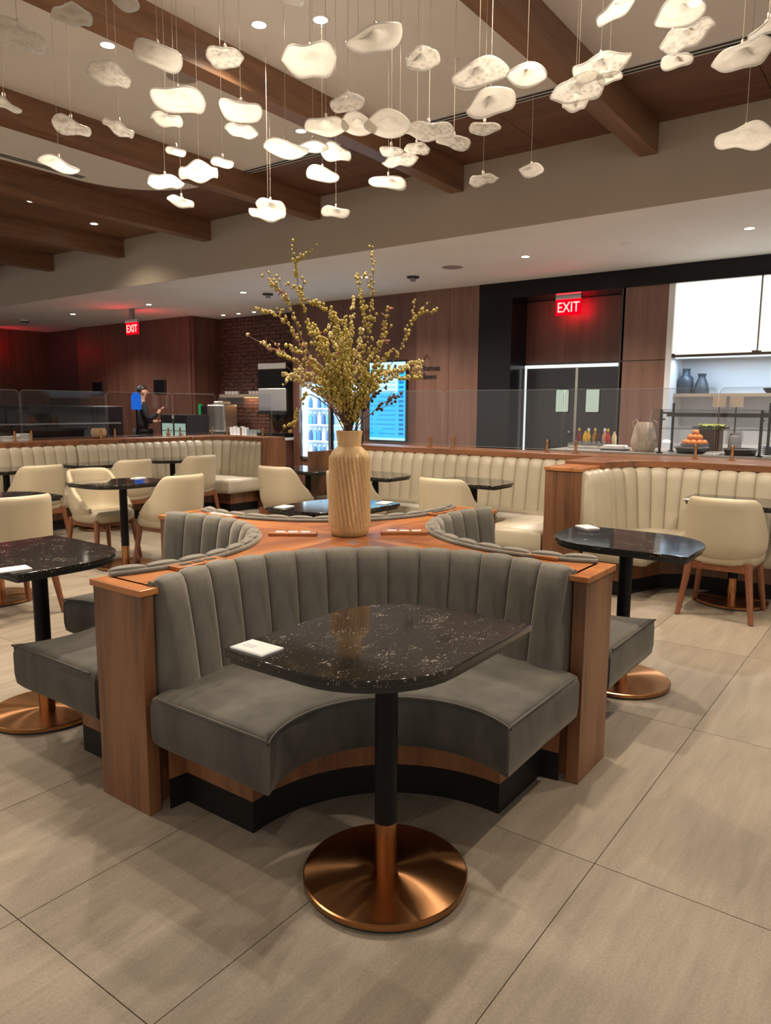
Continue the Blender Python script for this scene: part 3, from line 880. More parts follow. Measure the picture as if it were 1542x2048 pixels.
B().prism(offset(lp if area(lp) > 0 else lp[::-1], 0.03), 0.0, 0.942).obj('back_wall', m_band, t, 40)
B().prism(lp, 0.944, ZG).obj('ledge', m_ledge, t, 40, bevel=0.004)
box('end_panel', m_post, t, 7.14, 7.58, 7.36, 7.405, 0, ZG, bevel=0.003)

# ------------------------------------------------------------------ glass partitions on the ledges
def partition(label, p0, p1, posts, h=0.60, r=0.05):
    L = math.dist(p0, p1); a = math.atan2(p1[1] - p0[1], p1[0] - p0[0])
    t = thing('glass_partition', label, 'glass panel', (*p0, ZG), a, 'low glass partitions')
    pl = [(0.008, 0.03), (L - 0.008, 0.03)] + arc(L - 0.008 - r, h - r, r, 0, 90, 5) + arc(0.008 + r, h - r, r, 90, 180, 5)
    Mx = Matrix.Rotation(PI / 2, 4, 'X')
    vs = [(x, 0, z) for x, z in pl]
    n = len(vs)
    B().add(vs, [tuple(range(n))]).obj('pane', m_glass, t)
    B().tube([(x, 0, z) for x, z in pl], 0.0018, 5, True).obj('polished_edge', m_glassedge, t, 60)
    for q in posts:
        pt = B().lathe([(0.013, 0.006), (0.013, 0.115), (0.009, 0.122)], 14).obj('clamp_post', m_coppertube, t, 40, loc=(q, -0.02, 0))
        B().lathe([(0.032, 0), (0.032, 0.006)], 16).obj('foot_plate', m_coppertube, pt, 40)
jy = [5.38, 4.15, 2.80, 1.44, 0.08]
nm = ['behind the vase, left of the wood sign', 'before the dark double doors', 'before the condiment tray and wood pillar', 'before the buffet glass at far right']
for i in range(4):
    L = jy[i] - jy[i + 1]
    partition('low clear glass partition ' + nm[i], (6.65, jy[i]), (6.65, jy[i + 1]), [0.14, L - 0.15])
jx = [3.0, 4.45, 5.57, 6.62, 7.40]
nm = ['at the left edge before the white boxes', 'with rounded corners before the dark display', 'before the person', 'before the small cold display']
for i in range(4):
    L = jx[i + 1] - jx[i]
    partition('low clear glass partition ' + nm[i], (jx[i], 8.62), (jx[i + 1], 8.62), [0.1, L - 0.1])
partition('low clear glass partition on the bench end before the steel dispenser', (7.42, 8.58), (7.42, 7.46), [0.2, 0.5, 0.95])

# ------------------------------------------------------------------ ribbed wooden vase and branches
VX, VY = 2.711, 2.212
t = thing('vase', 'tall carved oak vase with slanting ribs on the walnut top', 'vase', (VX, VY, ZL))
def ribbed(prof, rib):
    n = 184; vs = []; fs = []
    for r, z, am in prof:
        for k in range(n):
            a = 2 * PI * k / n
            rr = r + am * 0.0046 * math.cos(32 * (a + rib * z))
            vs.append((rr * math.cos(a), rr * math.sin(a), z))
    for j in range(len(prof) - 1):
        fs += [(j * n + k, j * n + (k + 1) % n, (j + 1) * n + (k + 1) % n, (j + 1) * n + k) for k in range(n)]
    return B().add(vs, fs)
pv = [(0.001, 0.0, 0), (0.078, 0.0, 0), (0.084, 0.004, 0), (0.094, 0.022, 0), (0.0975, 0.040, 0), (0.098, 0.046, 1)]
pv += [(0.098 - 0.0035 * q, 0.046 + 0.330 * q, 1) for q in [i / 18 for i in range(1, 18)]]
pv += [(0.0945, 0.376, 1), (0.0935, 0.382, 0), (0.086, 0.398, 0), (0.060, 0.424, 0), (0.0555, 0.427, 0), (0.056, 0.432, 0), (0.0635, 0.499, 0), (0.0605, 0.501, 0), (0.052, 0.432, 0), (0.05, 0.30, 0), (0.001, 0.29, 0)]
ribbed(pv, 1.35).obj('body', m_vase, t, 50)
m_stem = mat('brown_twig', (0.085, 0.048, 0.034), 0.7)
m_stem2 = mat('pale_twig', (0.25, 0.15, 0.105), 0.7)
m_bud1 = mat('olive_yellow_bud', (0.40, 0.31, 0.060), 0.55)
m_bud2 = mat('pale_cream_bud', (0.56, 0.46, 0.19), 0.55)
m_leaf = mat('coppery_leaf', (0.30, 0.095, 0.040), 0.6)
random.seed(11)
NECK = Vector((VX, VY, ZL + 0.50))
FV = (NECK - Vector((0, 0, CAM_H))).dot(fw)
ICO = None
def ico():
    global ICO
    if ICO is None:
        bm = bmesh.new(); bmesh.ops.create_icosphere(bm, subdivisions=1, radius=1.0)
        bm.verts.ensure_lookup_table()
        ICO = ([v.co.copy() for v in bm.verts], [tuple(v.index for v in f.verts) for f in bm.faces]); bm.free()
    return ICO
def smooth_path(pts, n):
    """Catmull-Rom through the points"""
    P = [pts[0]] + pts + [pts[-1]]
    out = []
    for i in range(1, len(P) - 2):
        for q in range(n):
            s = q / n
            a, b, c, d = P[i - 1], P[i], P[i + 1], P[i + 2]
            out.append(0.5 * ((2 * b) + (c - a) * s + (2 * a - 5 * b + 4 * c - d) * s * s + (3 * b - a - 3 * c + d) * s ** 3))
    out.append(P[-2])
    return out
def branch(label, pts, start, dens, budm, leaves=0, twig=m_stem, twigs=3, group='cut branches in the vase'):
    root = pts[0]
    t = thing('cut_branch', label, 'branch', tuple(root), 0, group)
    path = smooth_path([p - root for p in pts], 7)
    L = sum((path[i + 1] - path[i]).length for i in range(len(path) - 1))
    st = B().tube(path, [0.0032 * (1 - 0.72 * i / (len(path) - 1)) for i in range(len(path))], 5)
    lines = [(path, start)]
    for _ in range(twigs):
        i = random.randint(int(len(path) * 0.35), len(path) - 4)
        d = (path[i + 1] - path[i]).normalized()
        side = Vector((random.uniform(-1, 1), random.uniform(-1, 1), random.uniform(-0.1, 0.7))).normalized()
        ln = random.uniform(0.05, 0.12)
        tw = [path[i], path[i] + (d * 0.6 + side * 0.6) * ln * 0.5, path[i] + (d * 0.9 + side * 0.5) * ln]
        st.tube(tw, [0.0016, 0.0013, 0.0008], 4)
        lines.append((smooth_path(tw, 4), 0.2))
    st.obj('stem', twig, t, 60)
    bd = B(); iv, jf = ico()
    lf = B()
    for ln, s0 in lines:
        Ls = sum((ln[i + 1] - ln[i]).length for i in range(len(ln) - 1))
        for _ in range(max(2, int(Ls * (1 - s0) * dens))):
            q = random.uniform(s0, 1.0) * (len(ln) - 1.001)
            i = int(q); p = ln[i].lerp(ln[i + 1], q - i)
            o = Vector((random.gauss(0, 1), random.gauss(0, 1), random.gauss(0, 1))).normalized() * random.uniform(0.003, 0.013)
            r = random.uniform(0.0046, 0.0086)
            bd.add([p + o + Vector((v.x * r, v.y * r, v.z * r * 1.2)) for v in iv], jf)
    for _ in range(leaves):
        i = random.randint(int(len(path) * 0.45), len(path) - 2)
        p = path[i]
        d = Vector((random.uniform(-1, 1), random.uniform(-1, 1), random.uniform(-0.5, 0.8))).normalized()
        w = d.orthogonal().normalized() * 0.010
        n_ = d.cross(w).normalized() * 0.004
        ll = random.uniform(0.022, 0.036)
        a = [p, p + d * ll * 0.4 + w, p + d * ll, p + d * ll * 0.4 - w, p + d * ll * 0.45 + n_]
        lf.add(a, [(0, 1, 4), (1, 2, 4), (2, 3, 4), (3, 0, 4)])
    b = bd.obj('buds', budm, t, 60); b['kind'] = 'stuff'
    if leaves:
        q = lf.obj('leaves', m_leaf, t); q['kind'] = 'stuff'
def bpx(*pts, dz=0.0):
    """branch line from the vase neck through picture-measured heights, fanned in depth"""
    out = [NECK + Vector((random.uniform(-0.03, 0.03), random.uniform(-0.03, 0.03), -0.17))]
    n = len(pts)
    for i, (x, y) in enumerate(pts):
        out.append(unproj(x, y, FV + dz * (i + 0.4) / n))
    return out
EXPL = [
 ('tallest budded branch rising straight above the vase', [(712, 850), (725, 740), (740, 640), (747, 560), (742, 490)], 0.35, 55, m_bud1, 0, 0.05),
 ('tall thin branch at left with bent pale tip', [(690, 850), (660, 760), (620, 660), (603, 600), (592, 540), (594, 522), (606, 506)], 0.35, 45, m_bud1, 0, -0.10),
 ('upright branch whose tip ends beside a soffit light', [(705, 850), (722, 730), (728, 640), (722, 590), (714, 548)], 0.35, 75, m_bud1, 0, 0.12),
 ('branch with coppery leaves leaning to the upper left', [(690, 852), (650, 770), (605, 680), (580, 615), (562, 585), (542, 567)], 0.45, 40, m_bud1, 12, -0.05),
 ('long branch reaching farthest to the left edge of the bouquet', [(688, 852), (640, 770), (590, 670), (560, 635), (530, 622), (512, 615)], 0.4, 60, m_bud1, 2, 0.1),
 ('drooping coppery branch pointing left at mid height', [(685, 855), (640, 780), (590, 725), (560, 705), (535, 692), (522, 682)], 0.5, 40, m_bud2, 10, -0.1),
 ('long branch arching out to the right over the wood wall', [(712, 852), (745, 780), (785, 725), (810, 680), (828, 640), (845, 625), (876, 621)], 0.45, 60, m_bud1, 0, 0.05),
 ('coppery-leaved branch at upper right', [(712, 850), (740, 760), (765, 690), (772, 645), (776, 612)], 0.4, 45, m_bud1, 16, -0.1),
 ('branch arching from the middle towards upper left', [(702, 850), (705, 740), (695, 670), (670, 635), (635, 610), (602, 596)], 0.5, 90, m_bud1, 1, -0.15),
 ('dark low branch reaching right across the blue screen', [(715, 855), (745, 825), (765, 808), (785, 796), (800, 790)], 0.4, 40, m_stem, 0, 0.1),
 ('dark slender branch before the blue screen, upper', [(714, 852), (745, 790), (765, 760), (785, 745), (796, 738)], 0.4, 40, m_stem, 0, 0.15),
 ('short dark branch before the blue screen, middle', [(714, 852), (742, 800), (760, 780), (778, 774)], 0.4, 40, m_stem, 0, 0.0),
 ('thin drooping branch hanging down left beside the fridge', [(690, 852), (640, 800), (610, 790), (598, 820), (590, 845), (580, 868)], 0.45, 50, m_bud1, 0, -0.12),
 ('branch at left with buds level with the screen top', [(688, 852), (650, 800), (610, 770), (585, 750), (574, 758)], 0.4, 60, m_bud2, 3, -0.18),
]
for lab, pts, st, dn_, bm_, lv, dz in EXPL:
    branch(lab, bpx(*pts, dz=dz), st, dn_ * 1.5, bm_, lv, m_stem2 if lv else m_stem)
for k in range(44):
    a = random.uniform(-1.0, 1.0)
    ln = random.uniform(115, 275) * (1 - 0.22 * abs(a))
    x1, y1 = 698 + math.sin(a) * ln * 0.85, 858 - math.cos(a) * ln
    x05, y05 = 698 + math.sin(a * 0.6) * ln * 0.45 + random.uniform(-6, 6), 858 - math.cos(a * 0.6) * ln * 0.52
    bmat_ = random.choice([m_bud1, m_bud1, m_bud2]); dz_ = random.uniform(-0.28, 0.28)
    lean = ['far to the left', 'to the left', 'slightly left', 'almost upright', 'slightly right', 'to the right', 'far to the right'][min(6, int((a + 1) / 2 * 7))]
    branch('%s %s-budded filler branch leaning %s at the bouquet %s' % ('longer' if ln > 210 else 'medium' if ln > 150 else 'short', 'pale' if bmat_ is m_bud2 else 'olive', lean, 'back' if dz_ > 0 else 'front'), bpx((698 + 10 * math.sin(a), 850), (x05, y05), (x1, y1), dz=dz_),
           0.50, 165, bmat_, 2 if random.random() < 0.3 else 0, group='short dense branches in the vase')

# ------------------------------------------------------------------ hanging blown-glass petals
DISCS = [  # x, y, width in picture pixels, roll degrees, clear?
 (35,66,105,8,1),(145,27,74,0,0),(250,0,56,5,0),(315,106,103,8,0),(450,111,80,0,1),(218,145,89,6,1),(357,196,108,6,0),(332,236,62,2,0),(482,218,88,0,0),
 (8,204,62,15,0),(142,249,80,8,1),(238,253,66,20,1),(482,258,63,6,0),(352,301,43,4,0),(445,323,45,0,0),(398,341,82,-4,0),(330,361,75,0,0),(118,326,75,8,0),
 (363,401,54,12,0),(620,114,118,0,0),(750,71,110,-14,0),(844,115,75,-6,1),(958,143,110,-10,1),(1054,147,86,4,0),(981,202,104,-8,0),(696,202,74,-6,1),
 (652,248,84,0,0),(716,246,76,4,0),(777,245,100,3,0),(858,258,92,2,1),(908,280,66,8,1),(783,300,48,0,1),(834,295,50,0,1),(800,317,70,-10,1),(777,362,72,4,0),
 (571,293,88,8,1),(626,290,58,0,0),(672,303,66,6,1),(645,346,68,4,1),(541,410,66,6,0),(536,424,74,4,0),(672,422,54,2,0),(969,253,60,0,1),(966,357,60,-4,1),
 (585,-4,44,0,1),(1228,17,78,-20,0),(1360,20,105,-4,0),(1373,68,100,-16,1),(1537,49,82,-22,0),(1484,107,118,-5,0),(1353,119,60,2,0),(1201,128,108,-8,1),
 (1156,174,112,-4,1),(1150,205,54,0,0),(1062,338,52,0,0),(1491,270,106,2,0),(1218,152,50,-4,0)]
m_wire = mat('steel_wire', (0.55, 0.48, 0.40), 0.35, 0.8)
rows = [(-20, 60, 'top'), (60, 130, 'second'), (130, 180, 'third'), (180, 228, 'fourth'), (228, 275, 'fifth'), (275, 335, 'sixth'), (335, 380, 'seventh'), (380, 440, 'lowest')]
ordn = ['leftmost', 'second from left', 'third from left', 'fourth from left', 'fifth from left', 'sixth from left', 'seventh from left', 'eighth from left', 'ninth from left', 'tenth from left', 'eleventh from left']
for idx, (x, y, w, roll, clear) in enumerate(DISCS):
    rng = random.Random(100 + idx)
    fwd = 0.255 * F_PX / w
    P = unproj(x, y, fwd)
    while P.z > 2.9 or P.x > 6.2:
        fwd *= 0.985; P = unproj(x, y, fwd)
    while P.z < 2.42:
        fwd *= 1.015; P = unproj(x, y, fwd)
    Rd = w * fwd / F_PX / 2
    band = [r for r in rows if r[0] <= y < r[1]][0]
    mates = sorted(d[0] for d in DISCS if band[0] <= d[1] < band[1])
    lab = '%s glass petal pendant, %s in the %s row of hanging petals' % ('seedy clear' if clear else 'milky white', ordn[mates.index(x)], band[2])
    t = thing('glass_petal_pendant', lab, 'pendant', tuple(P), 0, 'hanging glass petals')
    nr, na = 9, 40
    ph = [rng.uniform(0, 2 * PI) for _ in range(5)]
    lob = rng.choice([3, 4, 5]); am = rng.uniform(0.045, 0.10)
    el = rng.uniform(0.80, 1.0); face = rng.uniform(0, PI)
    tilt = rng.uniform(0.04, 0.16)
    vs = [(0, 0, Rd * 0.30)]; fs = []
    for i in range(1, nr + 1):
        q = i / nr
        for k in range(na):
            a = 2 * PI * k / na
            rr = Rd * q * (1 + 0.07 * q * math.sin(2 * a + ph[0]) + 0.045 * q * math.sin(3 * a + ph[1]))
            z = Rd * (0.30 * math.exp(-(q / 0.24) ** 2) - 0.10 * (1 - q) * q)
            z += Rd * am * q ** 2.2 * math.sin(lob * a + ph[2]) + Rd * 0.05 * q * q * math.sin(2 * a + ph[3])
            z -= Rd * 0.08 * max(0, q - 0.8) / 0.2
            vs.append((rr * math.cos(a), rr * math.sin(a), z))
    for k in range(na):
        fs.append((0, 1 + k, 1 + (k + 1) % na))
    for i in range(nr - 1):
        o0 = 1 + i * na
        fs += [(o0 + k, o0 + na + k, o0 + na + (k + 1) % na, o0 + (k + 1) % na) for k in range(na)]
    d = B().add(vs, fs).obj('glass_petal', m_seedy if clear else m_milky, t, 80)
    # lean: roll in the picture plane plus a slight tip towards the room
    d.rotation_euler = (Matrix.Rotation(math.radians(roll), 3, fw) @ Matrix.Rotation(tilt, 3, -rt)).to_euler()
    so = d.modifiers.new('rim_thickness', 'SOLIDIFY'); so.thickness = 0.007; so.use_rim_only = True
    top = ZC - 0.016
    for y0 in beam_y:
        if y0 - 0.004 <= P.y <= y0 + BW + 0.004: top = ZB
    B().tube([(0, 0, Rd * 0.29), (0, 0, top - P.z)], 0.0013, 5).obj('wire', m_wire, t)
    B().lathe([(0.008, Rd * 0.27), (0.008, Rd * 0.27 + 0.018), (0.003, Rd * 0.27 + 0.024)], 10).obj('cap', m_wire, t, 40)

# ------------------------------------------------------------------ fridge and information screen
fr = thing('drinks_fridge', 'glass-door drinks fridge with bright shelves behind the vase', 'fridge', (XW, 8.1, 0.53))
m_frin = mat('fridge_white', (0.75, 0.80, 0.84), 0.4)
b = B().box(0.50, 0.53, -0.70, 0.70, 0, 1.32).box(0, 0.53, 0.67, 0.70, 0, 1.32).box(0, 0.53, -0.70, -0.67, 0, 1.32).box(0, 0.53, -0.70, 0.70, 0, 0.03).box(0, 0.53, -0.70, 0.70, 1.29, 1.32)
b.obj('cabinet', m_frin, fr)
for s in (0, 1):
    y0, y1 = (0.005, 0.695) if s else (-0.695, -0.005)
    dr = B().box(-0.03, 0.0, y0, y0 + 0.045, 0, 1.32).box(-0.03, 0.0, y1 - 0.045, y1, 0, 1.32).box(-0.03, 0, y0, y1, 0, 0.04).box(-0.03, 0, y0, y1, 1.28, 1.32).obj('door', m_blackmetal if not s else m_steel, fr)
    B().add([(-0.015, y0 + 0.045, 0.04), (-0.015, y1 - 0.045, 0.04), (-0.015, y1 - 0.045, 1.28), (-0.015, y0 + 0.045, 1.28)], [(0, 1, 2, 3)]).obj('door_glass', m_glass, dr)
    box('handle', m_steel, dr, -0.06, -0.04, (y0 + 0.01) if not s else y1 - 0.03, (y0 + 0.03) if not s else y1 - 0.01, 0.45, 0.85)
for z in (0.30, 0.58, 0.86):
    box('shelf', m_frin, fr, 0.06, 0.50, -0.67, 0.67, z, z + 0.015)
for yl in (0.655, 0.0, -0.655):
    box('light_strip', emit('fridge_led', (0.72, 0.90, 1.0), 5.0), fr, 0.02, 0.035, yl - 0.012, yl + 0.012, 0.05, 1.27)
for yl in (-0.34, 0.34):
    d = bpy.data.lights.new('fridge_lamp', 'AREA'); d.energy = 11; d.color = (0.62, 0.86, 1.0); d.shape = 'RECTANGLE'; d.size = 1.2; d.size_y = 0.55
    l = bpy.data.objects.new('fridge_lamp', d); COL.objects.link(l); l.parent = fr; l.location = (0.045, yl, 0.66); l.rotation_euler = (0, -PI / 2, 0)
bcols = [(0.02, 0.10, 0.30), (0.05, 0.22, 0.45), (0.02, 0.06, 0.16), (0.60, 0.62, 0.65), (0.05, 0.35, 0.42), (0.55, 0.08, 0.06), (0.05, 0.30, 0.12), (0.55, 0.42, 0.05)]
shn = ['bottom', 'second', 'third', 'top']
bi = 0
NTH = ['first', 'second', 'third', 'fourth', 'fifth', 'sixth', 'seventh']
for si, z in enumerate((0.03, 0.315, 0.595, 0.875)):
    for k in range(13):
        y = 0.60 - k * 0.10
        if abs(y) < 0.05: continue
        bi += 1
        side_ = 'left' if y > 0 else 'right'
        t = thing('drink_bottle', '%s drink bottle from the left on the %s fridge shelf, %s door' % (NTH[k if y > 0 else k - 7], shn[si], side_), 'bottle', (XW + 0.15, 8.1 + y, 0.53 + z), 0, 'drinks on the %s fridge shelf, %s door' % (shn[si], side_))
        c = bcols[(bi * 7 + si * 3) % (4 if y > 0 else 8)]
        B().lathe([(0.030, 0), (0.031, 0.01), (0.031, 0.13), (0.013, 0.17), (0.013, 0.19)], 10).obj('body', mat('drink_%d' % bcols.index(c), c, 0.3), t, 40)
        B().lathe([(0.015, 0.19), (0.015, 0.21)], 10).obj('cap', m_card, t, 40)
sc_ = thing('information_screen', 'tall portrait screen glowing cyan blue on the wood wall', 'screen', (XW - 0.05, 6.90, 0.88))
box('bezel', m_black, sc_, 0, 0.05, -0.37, 0.37, 0, 1.27)
m_scr = emit('screen_cyan', (0.05, 0.50, 1.0), 1.35)
m_scr2 = emit('screen_pale', (0.42, 0.85, 1.0), 1.5)
m_scr3 = emit('screen_blue', (0.02, 0.26, 0.72), 0.9)
box('display', m_scr, sc_, -0.004, 0, -0.345, 0.345, 0.03, 1.24)
box('pale_block', m_scr2, sc_, -0.006, -0.004, -0.20, 0.345, 0.77, 1.11)
box('header_bar', m_scr2, sc_, -0.006, -0.004, -0.345, 0.345, 1.145, 1.24)
box('footer_bar', m_scr2, sc_, -0.006, -0.004, -0.345, 0.345, 0.03, 0.065)
for k in range(14):
    z = 1.07 - k * 0.072
    box('tag_block', m_scr3, sc_, -0.007, -0.004, -0.315, -0.225, z - 0.02, z + 0.02)
    box('text_row', m_scr3, sc_, -0.0075, -0.004, -0.16, 0.10 + 0.05 * ((k * 5) % 4), z - 0.005, z + 0.005)
    box('time_text', m_scr3, sc_, -0.0075, -0.004, 0.28, 0.325, z - 0.007, z + 0.007)

# ------------------------------------------------------------------ light-box cabinet, niche and vases on the right
nb = struct(B().box(10.02, 10.08, -1.0, 2.69, 0, 2.93).obj('wall_niche_back', m_white))
struct(B().box(XW, 10.05, 2.62, 2.69, 0.0, 2.99).obj('wall_niche_side', m_white))
struct(B().box(XW, 10.05, -1.0, 2.62, 0.0, 0.90).obj('wall_niche_base', m_white))
lb = thing('light_box_cabinet', 'glowing white light-box cabinet above the open niche', 'light box', (XW + 0.02, 2.62, 2.05))
box('housing', m_white, lb, 0.04, 0.5, -3.6, 0, 0.0, 0.95)
m_bronze = mat('dark_bronze', (0.055, 0.042, 0.032), 0.4, 0.6)
for k in range(3):
    y1 = -0.004 - 0.96 * k
    pn = box('lit_panel', emit('light_box', (1.0, 0.96, 0.83), 1.05), lb, 0.01, 0.03, y1 - 0.945, y1, 0.03, 0.93)
    box('edge_bar', m_bronze, pn, 0.0, 0.012, y1 - 0.951, y1 - 0.938, 0.02, 0.94)
    box('hinge', m_bronze, pn, -0.006, 0.012, y1 - 0.03, y1 + 0.01, 0.0, 0.045)
    box('hinge', m_bronze, pn, -0.006, 0.012, y1 - 0.945, y1 - 0.89, 0.0, 0.05)
    box('hinge', m_bronze, pn, -0.006, 0.012, y1 - 0.04, y1 + 0.01, 0.915, 0.95)
box('bottom_rail', m_bronze, lb, -0.004, 0.04, -3.6, 0, 0.0, 0.03)
box('led_bar', m_led, lb, 0.06, 0.09, -3.5, -0.03, -0.012, 0.0)
d = bpy.data.lights.new('niche_lamp', 'AREA'); d.energy = 20; d.color = (0.50, 0.74, 1.0); d.shape = 'RECTANGLE'; d.size = 3.4; d.size_y = 0.04
l = bpy.data.objects.new('niche_lamp', d); COL.objects.link(l); l.parent = lb; l.location = (0.10, -1.76, -0.02); l.rotation_euler = (0, 0.5, PI / 2)
l.rotation_euler = (0, 0, PI / 2)
sh = thing('niche_shelf', 'pale wooden shelf inside the blue-lit niche', 'shelf', (9.62, 0, 1.575))
box('board', m_lightwood, sh, 0, 0.40, -1.0, 2.62, 0, 0.04)
def vase_small(label, y, prof):
    t = thing('decor_vase', label, 'vase', (9.80, y, 1.615), 0, 'dark vases on the niche shelf')
    B().lathe(prof, 28).obj('body', m_slate, t, 50)
vase_small('dark blue bottle-shaped vase with straight neck on the niche shelf', 2.52, [(0.085, 0), (0.09, 0.02), (0.095, 0.15), (0.085, 0.20), (0.048, 0.235), (0.045, 0.29), (0.052, 0.31)])
vase_small('dark blue flared-lip vase right of the bottle-shaped one', 2.33, [(0.09, 0), (0.092, 0.03), (0.075, 0.12), (0.045, 0.19), (0.042, 0.21), (0.056, 0.245)])
t = thing('decor_bowl', 'small black bowl at the right end of the niche shelf', 'bowl', (9.80, 1.56, 1.615))
B().lathe([(0.03, 0), (0.06, 0.03), (0.075, 0.06), (0.07, 0.062), (0.03, 0.02)], 24).obj('body', m_black, t, 50)
for lab, y in (('small wooden sign standing in the niche, left of two', 2.06), ('small wooden sign standing in the niche, right of two', 1.87)):
    t = thing('counter_sign', lab, 'sign', (9.58, y, 0.90), 0, 'small niche signs')
    box('plate', m_lightwood, t, 0, 0.012, -0.075, 0.075, 0.55, 0.68)
    B().lathe([(0.008, 0.012), (0.008, 0.55)], 10).obj('stem', m_black, t)
    B().lathe([(0.05, 0), (0.05, 0.012)], 20).obj('foot', m_black, t, 40)

# ------------------------------------------------------------------ buffet counter and what stands on it
ZK = 0.985
bc = thing('buffet_counter', 'long grey-topped buffet counter behind the right glass partitions', 'counter', (7.45, 0, 0))
box('cabinet', m_wallwood, bc, 0.04, 1.05, -1.0, 3.28, 0, ZK - 0.05)
box('counter_top', m_greycer, bc, 0, 1.1, -1.0, 3.32, ZK - 0.05, ZK, bevel=0.004)
sn = thing('sneeze_guard', 'black-framed glass sneeze guard over the buffet', 'sneeze guard', (7.5, 2.14, ZK))
for y in (0, -0.90, -1.80):
    for x, h in ((0.0, 0.43), (0.42, 0.50)):
        po = B().tube([(x, y, 0), (x, y, h)], 0.014, 10).obj('post', m_black, sn, 40)
        B().lathe([(0.03, 0), (0.03, 0.012)], 16, (x, y, 0)).obj('flange', m_black, po, 40)
    B().tube([(0.0, y, 0.40), (0.42, y, 0.40)], 0.01, 8).obj('cross_bar', m_black, sn, 40)
    B().tube([(-0.05, y, 0.335), (0.12, y, 0.335)], 0.009, 8).obj('bracket', m_black, sn, 40)
box('top_shelf', m_glass, sn, -0.04, 0.46, -1.95, 0.07, 0.425, 0.435)
box('shelf_edge', mat('tinted_shelf_edge', (0.10, 0.085, 0.065), 0.3), sn, 0.36, 0.46, -1.93, 0.05, 0.36, 0.40)
B().add([(-0.05, 0.08, 0.43), (-0.05, -1.96, 0.43), (-0.16, -1.96, 0.12), (-0.16, 0.08, 0.12)], [(0, 1, 2, 3)]).obj('front_glass', m_glass, sn)
B().tube([(-0.05, 0.08, 0.43), (-0.16, 0.08, 0.12)], 0.004, 5).obj('glass_edge', m_glassedge, sn)
box('mid_shelf', m_glass, sn, 0.05, 0.42, -1.93, 0.05, 0.24, 0.248)
for q, lab in ((-0.25, 'left of two'), (-0.70, 'right of two')):
    t = thing('chafing_pan', 'round black warming pan on the buffet, ' + lab, 'pan', (7.70, 2.14 + q, ZK), 0, 'black warming pans')
    B().lathe([(0.13, 0), (0.15, 0.06), (0.155, 0.062), (0.14, 0.055), (0.12, 0.02)], 32).obj('pan', m_black, t, 45)
    B().lathe([(0.165, 0.058), (0.165, 0.066), (0.13, 0.066)], 32, cap=False).obj('rim', m_steel, t, 45)
for q in (-0.47, -0.93):
    t = thing('white_tray', 'small white tray between the warming pans, %s' % ('left' if q > -0.6 else 'right'), 'tray', (7.62, 2.14 + q, ZK), 0, 'white buffet trays')
    box('body', m_card, t, -0.06, 0.06, -0.07, 0.07, 0, 0.012, bevel=0.003)
# orange bowl
OX, OY = 8.15, 1.965
t = thing('fruit_bowl', 'shallow dark bowl full of oranges on the buffet', 'bowl', (OX, OY, ZK))
B().lathe([(0.06, 0), (0.12, 0.03), (0.15, 0.075), (0.145, 0.077), (0.10, 0.035), (0.001, 0.02)], 32).obj('body', m_slate, t, 50)
m_orange = mat('orange_peel', (0.72, 0.22, 0.03), 0.5)
bump(m_orange, noise_node(m_orange, coords(m_orange), 160, 2), 0.3, 0.002)
m_calyx = mat('orange_calyx', (0.12, 0.16, 0.03), 0.6)
on = ['at the left rim', 'near left front', 'in the middle front', 'near right front', 'at the right rim', 'upper left', 'upper middle', 'upper right', 'on top']
for k, (a, r_, z) in enumerate([(90, 0.09, 0.085), (135, 0.085, 0.085), (180, 0.075, 0.085), (225, 0.085, 0.085), (270, 0.09, 0.085), (110, 0.045, 0.14), (180, 0.03, 0.14), (250, 0.045, 0.14), (180, 0.0, 0.19)]):
    x, y = OX + r_ * math.cos(math.radians(a)), OY + r_ * math.sin(math.radians(a))
    t = thing('orange', 'ripe orange in the dark buffet bowl, ' + on[k], 'orange', (x, y, ZK + z - 0.038), 0, 'oranges in the bowl')
    bm = bmesh.new(); bmesh.ops.create_uvsphere(bm, u_segments=16, v_segments=10, radius=0.038)
    bmesh.ops.translate(bm, verts=bm.verts, vec=(0, 0, 0.038))
    me = bpy.data.meshes.new('peel'); bm.to_mesh(me); bm.free(); me.materials.append(m_orange)
    me.polygons.foreach_set('use_smooth', [True] * len(me.polygons))
    put('peel', me, t)
    B().lathe([(0.006, 0.074), (0.004, 0.078)], 8).obj('calyx', m_calyx, t)
t = thing('salad_stand', 'dark pedestal carrying a platter of green salad', 'serving stand', (8.38, 1.87, ZK))
box('pedestal', m_wallwood, t, -0.10, 0.10, -0.11, 0.11, 0, 0.215, bevel=0.004)
B().lathe([(0.10, 0.215), (0.18, 0.235), (0.19, 0.25), (0.17, 0.248)], 28).obj('platter', m_black, t, 45)
gb = B(); iv, jf = ico(); random.seed(5)
for _ in range(60):
    a, r_ = random.uniform(0, 2 * PI), 0.15 * math.sqrt(random.random())
    gb.add([Vector((r_ * math.cos(a), r_ * math.sin(a), 0.255 + random.uniform(0, 0.02))) + Vector((v.x * 0.025, v.y * 0.02, v.z * 0.012)) for v in iv], jf)
o = gb.obj('salad', mat('salad_green', (0.30, 0.33, 0.05), 0.6), t); o['kind'] = 'stuff'
t = thing('storage_jar', 'grey lidded jar in the middle of the buffet', 'jar', (8.35, 1.62, ZK))
B().lathe([(0.062, 0), (0.064, 0.01), (0.064, 0.15), (0.05, 0.17)], 24).obj('body', m_grey, t, 45)
B().lathe([(0.048, 0.17), (0.048, 0.19)], 24).obj('lid', m_steel, t, 45)
